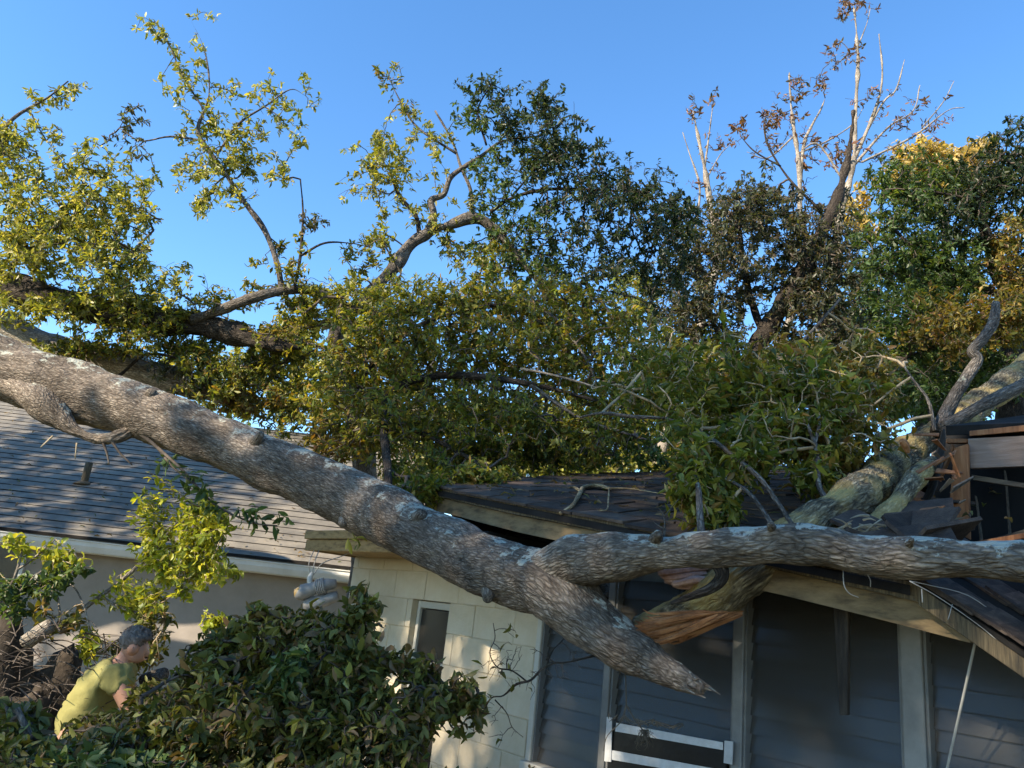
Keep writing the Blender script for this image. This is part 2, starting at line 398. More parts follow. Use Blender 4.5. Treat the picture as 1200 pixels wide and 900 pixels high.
# room behind the glass
box('room_wall', S_WIN + .01, HL - .01, 1.6, 1.65, -.05, zcap(HL - 1.5) - .152, M['dark'], house)
box('room_wall', S_WIN - .12, S_WIN - .07, .2, 1.6, -.05, zcap(HL - 1.5) - .152, M['dark'], house)
box('ceiling_board', S_WIN - .1, HL - .01, .2, 2.9, zcap(HL - 1.5) - .15, zcap(HL - 1.5) - .11, M['dark'], house)
def curtain(s0, s1, t):
    n = max(8, int((s1 - s0) / .02)); v = []; f = []
    for i in range(n + 1):
        s = s0 + (s1 - s0) * i / n
        tt = t + .018 * math.sin(i * .9) + .01 * math.sin(i * 2.3)
        v += [(s, tt, Z_SILL - .1), (s, tt, min(Z_WT, zcap(s)))]
    for i in range(n): f.append((2 * i, 2 * i + 2, 2 * i + 3, 2 * i + 1))
    obj('curtain', mesh('curtain', v, f, M['curtain'], True), house)
curtain(hpx(922, 800, .16)[0], hpx(1062, 800, .16)[0], .17)
curtain(hpx(1090, 800, .16)[0], HL - .2, .17)

# flat roof slab over the left part with its two-step fascia
zf = Z_FL
sl0 = hpx(357, 645, -.45)[0]; SL1 = hpx(530, 640, -.45)[0]
slab = box('flat_roof', sl0 + .012, SL1 + .3, -.43, 1.2, zf + .012, zf + .140, M['felt'], house)
box('fascia_board', sl0, SL1, -.452, -.431, zf, zf + .085, M['trim'], house)
box('drip_edge', sl0 - .012, SL1, -.468, -.431, zf + .088, zf + .152, M['trim'], house)
box('fascia_board', sl0 - .001, sl0 + .011, -.43, 1.2, zf + .001, zf + .15, M['trim'], house)
box('soffit', .2, SL1 + .3, -.43, .3, zf + .004, zf + .011, M['trim'], house)

RS0 = e0[0]; RS1 = hpx(1062, 640, .1)[0]
def rs1(t):
    lo, hi = RS0 + .5, RS1 + .6
    tx_ = 1066 - 22 * (t - EV) / (RT - EV)
    for _ in range(24):
        m_ = (lo + hi) / 2
        if proj(hw(m_, t, zroof(m_, t)))[0] < tx_: lo = m_
        else: hi = m_
    return lo
def strip(name, s0, s1, t0, t1, lo, hi, mat, parent, n=10, bev=0):
    """board that follows the sagging eave"""
    v, f = [], []
    for i in range(n + 1):
        s = s0 + (s1 - s0) * i / n; zz = zeave(s) + .004 * math.sin(i * 1.7)
        v += [(s, t0, zz + lo), (s, t1, zz + lo), (s, t1, zz + hi), (s, t0, zz + hi)]
    for i in range(n):
        a = 4 * i
        f += [(a, a + 4, a + 5, a + 1), (a + 1, a + 5, a + 6, a + 2), (a + 2, a + 6, a + 7, a + 3), (a + 3, a + 7, a + 4, a)]
    f += [(0, 1, 2, 3), (4 * n + 3, 4 * n + 2, 4 * n + 1, 4 * n)]
    return obj(name, chamfer(mesh(name, v, f, mat), bev), parent)
roof = obj('sagging_roof', mesh('sagging_roof', [], []), house)
nS, nT = 30, 12
v, f = [], []
for layer in (0, -.03):
    for i in range(nS + 1):
        for j in range(nT + 1):
            t = EV - .04 + (RT - EV + .04) * j / nT; s = RS0 + (rs1(t) - RS0) * i / nS
            if i == nS: s += .10 * mn.noise(Vector((j * 1.3, 0, 3))) 
            v.append((s, t, zroof(s, t) - .022 + layer))
NN = (nS + 1) * (nT + 1)
for i in range(nS):
    for j in range(nT):
        a = i * (nT + 1) + j
        f.append((a, a + nT + 1, a + nT + 2, a + 1)); f.append((NN + a, NN + a + 1, NN + a + nT + 2, NN + a + nT + 1))
for j in range(nT):
    a = nS * (nT + 1) + j; f.append((a, a + 1 + 0, NN + a + 1, NN + a)[::-1]); a = j; f.append((a, a + 1, NN + a + 1, NN + a))
for i in range(nS):
    a = i * (nT + 1); f.append((a, a + nT + 1, NN + a + nT + 1, NN + a)[::-1])
roof.data = mesh('sagging_roof', v, f, M['felt'])
strip('fascia_board', RS0, e1[0], EV, EV + .022, 0, .088, M['trimshade'], roof)
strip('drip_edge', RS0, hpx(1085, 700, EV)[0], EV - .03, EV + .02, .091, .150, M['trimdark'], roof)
strip('soffit', RS0 + .03, rs1(EV) - .1, EV + .024, .2, .03, .036, M['deck'], roof)
# shingles, one by one
EXP, TAB = .168, .345
tabm = []
for q in range(3):
    wd, ln = TAB - .008, EXP + .05
    vv = []
    for (x, y) in ((-wd / 2, 0), (wd / 2, 0), (wd / 2, ln), (-wd / 2, ln)):
        vv.append((x, y, 0))
    tk = .014
    cur = [random.uniform(-.004, .012) for _ in range(2)]
    top = [(vv[0][0], vv[0][1], tk + cur[0]), (vv[1][0], vv[1][1], tk + cur[1]), (vv[2][0], vv[2][1], tk), (vv[3][0], vv[3][1], tk)]
    vv[0] = (vv[0][0], vv[0][1], cur[0]); vv[1] = (vv[1][0], vv[1][1], cur[1])
    tabm.append(mesh('shingle', vv + top, BOXF, M['shingle']))
slope_len = math.hypot(RT - EV + .05, zridge(1.5) - zeave(1.5) - DE)
ncr = int(slope_len / EXP); nsh = 0
for c in range(ncr):
    q = c * EXP / slope_len
    t = EV - .05 + (RT - EV + .05) * q
    s = RS0 + TAB / 2 - (TAB / 2 if c % 2 else 0) + random.uniform(-.02, .02)
    while s < rs1(t) - TAB * .3 and nsh < 298:
        px, py, _ = proj(hw(s, t, zroof(s, t)))
        if random.random() > .015:
            o = obj('shingle', random.choice(tabm), roof); nsh += 1
            ez = .01
            ds = (zroof(s + ez, t) - zroof(s - ez, t)) / (2 * ez); dt = (zroof(s, t + ez) - zroof(s, t - ez)) / (2 * ez)
            ax = Vector((1, 0, ds)).normalized(); az = ax.cross(Vector((0, 1, dt))).normalized(); ay = az.cross(ax)
            mt = Matrix((ax, ay, az)).transposed().to_4x4()
            mt.translation = Vector((s, t, zroof(s, t) - .012))
            o.matrix_local = mt @ Matrix.Rotation(random.uniform(-.035, .02), 4, 'X') @ Matrix.Rotation(random.uniform(-.02, .02), 4, 'Z')
        s += TAB
# ridge cap and rear slope closing the attic
def zback(s, t): return zridge(s) - (t - RT) * .33
hexa('rear_slope', [(RS0, RT + .003, zridge(RS0) - .05), (HL, RT + .003, zridge(HL) - .05), (HL, HT + .4, zback(HL, HT + .4) - .05), (RS0, HT + .4, zback(RS0, HT + .4) - .05),
                    (RS0, RT + .003, zridge(RS0)), (HL, RT + .003, zridge(HL)), (HL, HT + .4, zback(HL, HT + .4)), (RS0, HT + .4, zback(RS0, HT + .4))], M['felt'], house)
s = RS0
while s < rs1(RT) - .1:
    o = hexa('ridge_cap', [(s, RT - .11, zridge(s) - .042), (s + .30, RT - .11, zridge(s + .30) - .042), (s + .30, RT + .11, zridge(s + .3) - .042), (s, RT + .11, zridge(s) - .042),
                           (s, RT - .01, zridge(s) + .020), (s + .30, RT - .01, zridge(s + .3) + .011), (s + .30, RT + .01, zridge(s + .3) + .011), (s, RT + .01, zridge(s) + .020)], M['shingle'], roof, 0)
    s += .25
# gable panel closing the left end of the attic
v = [(RS0 + .05, EV + .1, zeave(RS0) + .05), (RS0 + .05, RT, zridge(RS0) - .06), (RS0 + .05, HT, zback(RS0, HT) - .06), (RS0 + .05, HT, Z_TOP - .2), (RS0 + .05, .3, Z_TOP - .2)]
v2 = [(a + .02, b_, c) for a, b_, c in v]
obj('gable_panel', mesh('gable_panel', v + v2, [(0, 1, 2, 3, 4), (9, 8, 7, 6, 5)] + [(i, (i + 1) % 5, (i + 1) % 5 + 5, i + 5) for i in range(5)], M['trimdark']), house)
obj('gable_panel', mesh('gable_panel', [(HL + .01, 0, Z_TOP), (HL + .01, HT, Z_TOP), (HL + .01, HT, zback(HL, HT) - .06), (HL + .01, RT, zridge(HL) - .06)] +
    [(HL + .03, 0, Z_TOP), (HL + .03, HT, Z_TOP), (HL + .03, HT, zback(HL, HT) - .06), (HL + .03, RT, zridge(HL) - .06)], BOXF, M['stucco']), house)

# broken right end: a piece of roof still up, its cut board, hanging plank, torn felt, drooping edge
def hp(x, y, t):
    a = hpx(x, y, t); return Vector((a[0], t, a[1]))
def quadslab(name, corners, dvec, mat, parent, bev=.002):
    c = [Vector(q) for q in corners]; d = Vector(dvec)
    return hexa(name, [*c, *[q + d for q in c]], mat, parent, bev)
TB = .75
quadslab('cut_fascia', [hp(1134, 514, TB), hp(1230, 509, TB), hp(1230, 545, TB), hp(1137, 549, TB)], (0, .03, 0), M['brownwood'], roof)
quadslab('roof_board', [hp(1136, 505, TB - .01), hp(1230, 495, TB - .01), hp(1230, 503, TB - .01), hp(1136, 511, TB - .01)], (0, .4, .1), M['rawwood'], roof)
a = hp(1108, 499, TB + .05); b_ = hp(1240, 494, TB + .05)
quadslab('standing_roof', [a, b_, b_ + Vector((0, RT - TB, .55)), a + Vector((0, RT - TB, .55))], (0, 0, -.05), M['felt'], roof)
quadslab('hanging_plank', [hp(1118, 525, TB - .04), hp(1134, 520, TB - .04), hp(1136, 632, TB - .04), hp(1110, 620, TB - .04)], (0, .022, 0), M['rawwood'], roof)
quadslab('broken_batten', [hp(1108, 514, TB + .06), hp(1134, 514, TB + .06), hp(1134, 519, TB + .06), hp(1108, 519, TB + .06)], (0, .03, 0), M['rawwood'], roof)
quadslab('attic_shade_sheet', [hp(1104, 500, TB + .35), hp(1260, 492, TB + .35), hp(1260, 660, TB + .35), hp(1070, 660, TB + .35)], (0, .02, 0), M['dark'], roof)  # near-black sheet added in place of the shade inside the open attic
for i, (x0, y0, x1, y1, t, th) in enumerate(((1130, 640, 1230, 612, .95, 6), (1128, 650, 1235, 634, .85, 7))):
    quadslab('rafter', [hp(x0, y0, t), hp(x1, y1, t), hp(x1, y1 + th, t), hp(x0, y0 + th, t)], (0, .05, 0), M['deck'], roof)
def sheet(name, rows, mat, parent, thick=.006):
    """curled sheet through rows of points"""
    nr, nc = len(rows), len(rows[0]); v = []; f = []
    for r_ in rows: v += list(r_)
    for i in range(nr - 1):
        for j in range(nc - 1):
            a = i * nc + j; f.append((a, a + 1, a + nc + 1, a + nc))
    o = obj(name, mesh(name, v, f, mat, True), parent)
    md = o.modifiers.new('thickness', 'SOLIDIFY'); md.thickness = thick; md.offset = 0
    sd = o.modifiers.new('smooth', 'SUBSURF'); sd.levels = 2; sd.render_levels = 2
    return o
sheet('torn_felt', [[hp(1103, 498, TB), hp(1110, 499, TB - .1)], [hp(1098, 545, TB - .03), hp(1107, 540, TB - .14)], [hp(1086, 575, TB - .1), hp(1096, 580, TB - .22)],
                    [hp(1066, 612, TB - .2), hp(1078, 615, TB - .32)], [hp(1040, 638, TB - .3), hp(1058, 640, TB - .42)]], M['tornfelt'], roof, .012)
sheet('torn_felt', [[hp(1098, 560, TB), hp(1100, 562, TB - .06)], [hp(1083, 590, TB - .05), hp(1090, 592, TB - .12)], [hp(1062, 620, TB - .1), hp(1074, 622, TB - .2)], [hp(1030, 642, TB - .2), hp(1046, 645, TB - .3)]], M['tornfelt'], roof, .01)
# drooping eave corner
D0, D1 = hp(1076, 686, EV - .04), hp(1215, 782, EV - .06)
quadslab('drooping_deck', [D0, D1, D1 + Vector((.10, .75, .30)), D0 + Vector((.05, .75, .22))], (0, 0, .018), M['felt'], roof)
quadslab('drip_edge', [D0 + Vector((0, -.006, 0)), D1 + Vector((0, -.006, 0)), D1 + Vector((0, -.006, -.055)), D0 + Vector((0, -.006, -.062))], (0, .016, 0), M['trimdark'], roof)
quadslab('broken_board', [hp(1155, 704, -.1), hp(1230, 708, -.1), hp(1230, 740, -.1), hp(1180, 722, -.1)], (0, .2, .06), M['brownwood'], roof)
quadslab('broken_board', [hp(1150, 696, .1), hp(1230, 688, .1), hp(1230, 694, .1), hp(1150, 702, .1)], (0, .05, .02), M['tornfelt'], roof)
quadslab('hanging_board', [hp(976, 700, -.3), hp(994, 700, -.3), hp(993, 838, -.3), hp(984, 838, -.3)], (0, .02, 0), M['tornfelt'], roof)

SR = hpx(1245, 700, EV)[0]
zr_ = hp(1245, 494, TB + .05)
def zst(t): return Z_FL + .15 + (t - EV) * ((zridge(RS1) + .12 - Z_FL - .15) / (RT - EV))
quadslab('standing_roof', [(SR, EV, zst(EV)), (HL + .4, EV, zst(EV)), (HL + .4, RT, zst(RT)), (SR + .05, RT, zst(RT))], (0, 0, -.03), M['shingle'], house)
quadslab('fascia_board', [(SR, EV - .012, zst(EV) - .03), (HL + .4, EV - .012, zst(EV) - .03), (HL + .4, EV - .012, zst(EV) - .13), (SR, EV - .012, zst(EV) - .13)], (0, .02, 0), M['trimshade'], house)
def shard(p, L, mat):
    d = Vector((rng.normal(), rng.normal() * .5, rng.normal() * .6)).normalized(); q = Vector((rng.normal(), rng.normal(), rng.normal())).normalized(); q = (q - d * q.dot(d)).normalized(); n_ = d.cross(q)
    w_, t_ = L * rng.uniform(.10, .22), L * .03 + .002
    c = [p - d * L * .5 - q * w_, p + d * L * .5 - q * w_ * .2, p + d * L * rng.uniform(.3, .6) + q * w_ * .5, p - d * L * .5 + q * w_]
    return c + [x + n_ * t_ for x in c]
# torn shingles lying along the broken edge and on the drooping corner
for k in range(26):
    t = rng.uniform(EV, 1.2); s_ = rs1(t) - rng.uniform(-.06, .14)
    o = obj('torn_shingle', random.choice(tabm), roof)
    o.location = (s_, t, zroof(s_, t) + rng.uniform(-.01, .04)); o.rotation_euler = (rng.normal() * .25 + .25, rng.normal() * .3 + .25, rng.normal() * .5)
for k in range(9):
    for r_ in range(3):
        q = (k + .5 * (r_ % 2)) / 8.5
        p = D0.lerp(D1, q) + Vector((.05 * q, -.02, .012)) + Vector((.07, .75, .26)) * (r_ * .24)
        o = obj('torn_shingle', random.choice(tabm), roof); o.location = p
        dv = (D1 - D0).normalized(); bv = Vector((.07, .75, .26)).normalized(); nv = dv.cross(bv).normalized(); bv = nv.cross(dv)
        o.matrix_local = Matrix.Translation(p) @ Matrix((dv, bv, nv)).transposed().to_4x4() @ Matrix.Rotation(rng.normal() * .06, 4, 'Z') @ Matrix.Rotation(-abs(rng.normal()) * .06, 4, 'X') @ Matrix.Scale(.55, 4)
# pale shards and snapped laths in the break
for k in range(34):
    x = rng.uniform(1000, 1120); y = rng.uniform(600, 640) if k % 2 else rng.uniform(505, 640)
    if k % 2 == 0: x = rng.uniform(1085, 1130)
    hexa('wood_shard', shard(hp(x, y, rng.uniform(.05, .5)), rng.uniform(.04, .13), None), M['rawwood'] if k % 3 else M['deck'], roof, 0)
for (x0, y0, x1, y1, t, th, mt) in ((1138, 556, 1236, 572, .8, 5, 'deck'), (1100, 642, 1236, 618, .55, 6, 'rawwood'), (1142, 580, 1150, 640, .9, 6, 'deck'), (1176, 550, 1184, 645, 1.0, 7, 'deck'), (1115, 520, 1100, 560, .8, 4, 'rawwood')):
    quadslab('snapped_lath', [hp(x0, y0, t), hp(x1, y1, t), hp(x1, y1 + th, t), hp(x0 + 2, y0 + th * 1.3, t)], (0, .03, 0), M[mt], roof)

# tape and plastic patch on the second louvred window
patch = empty('window_patch', hw(*[hpx(785, 880, -.03)[0], -.03, hpx(785, 880, -.03)[1]]), math.atan2(rdir.y, rdir.x))
tag(patch, 'black plastic sheet held with strips of white tape over broken window louvres', 'patch')
po = Vector((hpx(785, 880, -.03)[0], -.03, hpx(785, 880, -.03)[1]))
def ppt(x, y, t=-.03): return hp(x, y, t) - po
def pq(name, q, t, th, mat):
    return quadslab(name, [ppt(x, y, t) for x, y in q], (0, th, 0), mat, patch, 0)
pq('plastic_sheet', [(716, 852), (850, 876), (852, 930), (712, 905)], -.028, .004, M['plastic'])
pq('tape_strip', [(722, 847), (847, 870), (847, 879), (721, 857)], -.034, .004, M['tape'])
pq('tape_strip', [(711, 840), (717, 841), (716, 893), (708, 892)], -.040, .004, M['tape'])
pq('tape_strip', [(716, 879), (850, 903), (850, 913), (715, 890)], -.0345, .004, M['tape'])
pq('tape_strip', [(849, 868), (859, 869), (858, 896), (848, 894)], -.041, .004, M['tape'])

# ------------------------------------------------------------------ tubes (trunks, limbs, twigs, wires)
def catmull(pts, n):
    pts = np.array(pts, float); k = len(pts)
    if k == 2:
        q = np.linspace(0, 1, n)[:, None]; return pts[0] * (1 - q) + pts[1] * q
    ext = np.vstack([2 * pts[0] - pts[1], pts, 2 * pts[-1] - pts[-2]])
    out = []
    for u in np.linspace(0, k - 1 - 1e-9, n):
        i = int(u); q = u - i; a, b_, c, d = ext[i], ext[i + 1], ext[i + 2], ext[i + 3]
        out.append(.5 * (2 * b_ + (c - a) * q + (2 * a - 5 * b_ + 4 * c - d) * q * q + (3 * b_ - a - 3 * c + d) * q ** 3))
    return np.array(out)
def tube_arrays(pts, rads, na, nr, rough=0., ridge=0., seed=0, cap=True, lump=0.):
    """pts/rads control polyline -> verts, faces, bark coordinates"""
    c = catmull(np.hstack([np.array(pts, float), np.array(rads, float)[:, None]]), na)
    p, r = c[:, :3], np.maximum(c[:, 3], 1e-4)
    tg = np.gradient(p, axis=0); tg /= np.linalg.norm(tg, axis=1)[:, None] + 1e-12
    n0 = np.cross(tg[0], [0.13, .27, .95]); n0 /= np.linalg.norm(n0)
    V, B = [], []
    L = np.concatenate([[0], np.cumsum(np.linalg.norm(np.diff(p, axis=0), axis=1))])
    th = np.arange(nr) / nr * 2 * np.pi; ct, st = np.cos(th), np.sin(th)
    for i in range(na):
        n0 = n0 - tg[i] * n0.dot(tg[i]); n0 /= np.linalg.norm(n0); b0 = np.cross(tg[i], n0)
        rad = np.full(nr, r[i])
        if rough or ridge or lump:
            for j in range(nr):
                x, y, z_ = ct[j] * r[i], st[j] * r[i], L[i]
                d = 0
                if lump: d += lump * mn.noise(Vector((x * 4 + seed, y * 4, z_ * 3.2)))
                if rough: d += rough * mn.noise(Vector((x * 14 + seed, y * 14, z_ * 8)))
                if ridge: d += ridge * (.5 - abs(mn.noise(Vector((x * 34, y * 34 + seed, z_ * 15 + 1.2 * mn.noise(Vector((x * 9, y * 9, z_ * 3))))))) * 2)
                rad[j] += d
        V.append(p[i] + (ct * rad)[:, None] * n0 + (st * rad)[:, None] * b0)
        B.append(np.stack([ct * r[i] + seed, st * r[i], np.full(nr, L[i])], 1))
    V = np.concatenate(V); B = np.concatenate(B)
    Fq = []
    for i in range(na - 1):
        a = i * nr
        for j in range(nr):
            j2 = (j + 1) % nr
            Fq.append((a + j, a + j2, a + nr + j2, a + nr + j))
    if cap:
        Fq.append(tuple(range(nr))[::-1]); Fq.append(tuple((na - 1) * nr + j for j in range(nr)))
    return V, Fq, B
def tube_obj(name, parts, mat, smooth=True):
    V, Fq, B = [], [], []; off = 0
    for (v, f, b_) in parts:
        V.append(v); B.append(b_); Fq += [tuple(off + i for i in q) for q in f]; off += len(v)
    V = np.concatenate(V); B = np.concatenate(B)
    m = bpy.data.meshes.new(name); m.from_pydata(V.tolist(), [], Fq)
    at = m.attributes.new('bk', 'FLOAT_VECTOR', 'POINT'); at.data.foreach_set('vector', B.astype(np.float32).ravel())
    m.materials.append(mat)
    m.polygons.foreach_set('use_smooth', [smooth] * len(m.polygons)); m.update()
    return link(bpy.data.objects.new(name, m))
def pxpath(pp):
    """(x, y, Y, radius in photo pixels) or ('w', x, y, z, r)"""
    pts, rad = [], []
    for q in pp:
        if q[0] == 'w': pts.append(q[1:4]); rad.append(q[4])
        else: pts.append(tuple(P(*q[:3]))); rad.append(q[3] * q[2] / F)
    return pts, rad
def simple_tube(pp, nr=6, sub=4, seed=0):
    pts, rad = pxpath(pp)
    return tube_arrays(pts, rad, (len(pts) - 1) * sub + 1, nr, seed=seed)

# ------------------------------------------------------------------ leaves
LT = np.array([[0, 0, 0], [.5, 0, .035], [1, 0, -.07],
               [.17, .27, .05], [.5, .5, .10], [.82, .30, .02],
               [.17, -.27, .05], [.5, -.5, .10], [.82, -.30, .02]])
LF = np.array([[0, 3, 4, 1], [1, 4, 5, 2], [0, 1, 7, 6], [1, 2, 8, 7]])
def leaf_frame(D, N):
    D = D / (np.linalg.norm(D, axis=1)[:, None] + 1e-9)
    N = N - D * (N * D).sum(1)[:, None]; N /= np.linalg.norm(N, axis=1)[:, None] + 1e-9
    return D, np.cross(N, D), N
def leaf_mesh(name, B, D, N, Ln, Wd, C, mat):
    D, Sd, N = leaf_frame(D, N); k = len(B)
    curl = rng.uniform(-1.5, 3.2, k)
    v = (B[:, None, :] + Ln[:, None, None] * LT[None, :, 0, None] * D[:, None, :] + Wd[:, None, None] * LT[None, :, 1, None] * Sd[:, None, :]
         + (Ln * curl)[:, None, None] * LT[None, :, 2, None] * N[:, None, :]).reshape(-1, 3)
    f = (np.arange(k)[:, None, None] * 9 + LF[None]).reshape(-1, 4)
    m = bpy.data.meshes.new(name)
    m.vertices.add(len(v)); m.vertices.foreach_set('co', v.astype(np.float32).ravel())
    m.loops.add(f.size); m.loops.foreach_set('vertex_index', f.astype(np.int32).ravel())
    m.polygons.add(len(f)); m.polygons.foreach_set('loop_start', np.arange(0, f.size, 4, dtype=np.int32))
    m.update(calc_edges=True)
    ca = m.attributes.new('col', 'FLOAT_COLOR', 'POINT')
    cc = np.repeat(np.hstack([C, np.ones((k, 1))]), 9, axis=0); ca.data.foreach_set('color', cc.astype(np.float32).ravel())
    m.materials.append(mat); m.update(); return m
variant = {}
def leaf_variant(color, mat, wr):
    key = (tuple(np.round(color, 2)), mat.name, wr)
    if key not in variant:
        variant[key] = leaf_mesh('leaf', np.zeros((1, 3)), np.array([[1., 0, 0]]), np.array([[0., 0, 1]]), np.ones(1), np.array([wr]), np.array([color]), mat)
    return variant[key]

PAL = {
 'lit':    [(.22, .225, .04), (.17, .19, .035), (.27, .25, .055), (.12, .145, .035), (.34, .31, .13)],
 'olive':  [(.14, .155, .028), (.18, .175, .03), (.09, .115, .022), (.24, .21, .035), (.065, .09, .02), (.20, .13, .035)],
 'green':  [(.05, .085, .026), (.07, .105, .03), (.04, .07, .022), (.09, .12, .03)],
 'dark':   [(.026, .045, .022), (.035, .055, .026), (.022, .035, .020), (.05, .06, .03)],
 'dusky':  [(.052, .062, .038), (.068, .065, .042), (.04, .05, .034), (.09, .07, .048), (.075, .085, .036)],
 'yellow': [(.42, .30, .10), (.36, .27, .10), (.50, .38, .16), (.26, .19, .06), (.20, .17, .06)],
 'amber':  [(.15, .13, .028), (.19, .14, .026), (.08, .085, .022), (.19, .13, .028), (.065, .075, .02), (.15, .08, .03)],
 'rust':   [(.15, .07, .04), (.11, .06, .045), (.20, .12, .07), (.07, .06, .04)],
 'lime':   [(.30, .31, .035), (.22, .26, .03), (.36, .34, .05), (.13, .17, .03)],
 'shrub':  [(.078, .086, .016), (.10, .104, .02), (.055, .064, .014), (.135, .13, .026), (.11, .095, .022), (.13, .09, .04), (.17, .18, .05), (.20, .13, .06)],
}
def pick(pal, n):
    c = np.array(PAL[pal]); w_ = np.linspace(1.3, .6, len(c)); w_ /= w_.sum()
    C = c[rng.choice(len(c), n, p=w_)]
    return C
def foliage(parent, leaves, mat, individuals=300, wr=.36):
    """leaves: list of arrays (B, D, N, L, C); the ones that show largest become single leaf objects"""
    B = np.concatenate([l[0] for l in leaves]); D = np.concatenate([l[1] for l in leaves]); N = np.concatenate([l[2] for l in leaves])
    Ln = np.concatenate([l[3] for l in leaves]); C = np.concatenate([l[4] for l in leaves])
    Wd = Ln * wr * rng.uniform(.65, 1.35, len(Ln))
    sel = np.zeros(len(B), bool)
    if individuals:
        rel = B - np.array(CAM); d = rel @ np.array(fw)
        x = 600 + F * (rel @ np.array(rr)) / d; y = 450 - F * (rel @ np.array(uu)) / d
        size = np.where((x > 5) & (x < 1195) & (y > 5) & (y < 895) & (d > .5), Ln * F / d, 0)
        order = np.argsort(-size)[:individuals]; order = order[size[order] > 9]
        sel[order] = True
        Df, Sf, Nf = leaf_frame(D, N)
        for i in order:
            o = obj('leaf', leaf_variant(C[i], mat, wr))
            mt = Matrix((Vector(Df[i]), Vector(Sf[i]), Vector(Nf[i]))).transposed().to_4x4() @ Matrix.Scale(Ln[i], 4)
            mt.translation = Vector(B[i]) - Vector(parent.location)
            o.parent = parent; o.matrix_basis = mt
    k = ~sel
    if k.any():
        Ck = C[k] * rng.uniform(.72, 1.28, (k.sum(), 1))
        o = obj('foliage', leaf_mesh('foliage', B[k], D[k], N[k], Ln[k], Wd[k], Ck, mat)); o['kind'] = 'stuff'
        wpar(o, parent)
def rosette(p, d, n, L, pal, droop=.25, spread=1.0):
    d = d / (np.linalg.norm(d) + 1e-9)
    u = rng.normal(size=(n, 3)); u -= d * (u @ d)[:, None]; u /= np.linalg.norm(u, axis=1)[:, None] + 1e-9
    D = d * rng.uniform(-.1, 1.1, (n, 1)) + u * spread + np.array([0, 0, -droop]) * rng.uniform(0, 2, (n, 1))
    B = p - d * rng.uniform(0, L * 1.6, (n, 1)) + rng.normal(size=(n, 3)) * L * .08
    N = np.array([0, 0, .7]) + d * .6 + rng.normal(size=(n, 3)) * .55
    return B, D, N, L * rng.uniform(.5, 1.3, n), pick(pal, n) * rng.uniform(.75, 1.3)
DENS = 3.1
def blob_points(bl, dens=1.0):
    """(cx, cy, rx, ry, Y, rY, clusters): lumpy cloud of twig tips"""
    cx, cy, rx, ry, Y, rY, n = bl
    if n < 20: rx, ry, n = rx * 1.35, ry * 1.35, int(n * 2.8)
    else: n = int(n * DENS * dens)
    k = max(4, n // 4)
    sub = rng.normal(size=(k, 3)); sub /= np.linalg.norm(sub, axis=1)[:, None]; sub *= rng.uniform(.05, 1, (k, 1)) ** .55
    far = rng.random(k) < .16; sub[far] *= rng.uniform(1.05, 1.4, (far.sum(), 1))
    idx = rng.integers(0, k, n)
    q = sub[idx] * .95 + rng.normal(size=(n, 3)) * .17
    return np.array([tuple(P(cx + rx * a, cy + ry * b_, max(1.2, Y + rY * c))) for a, b_, c in q])
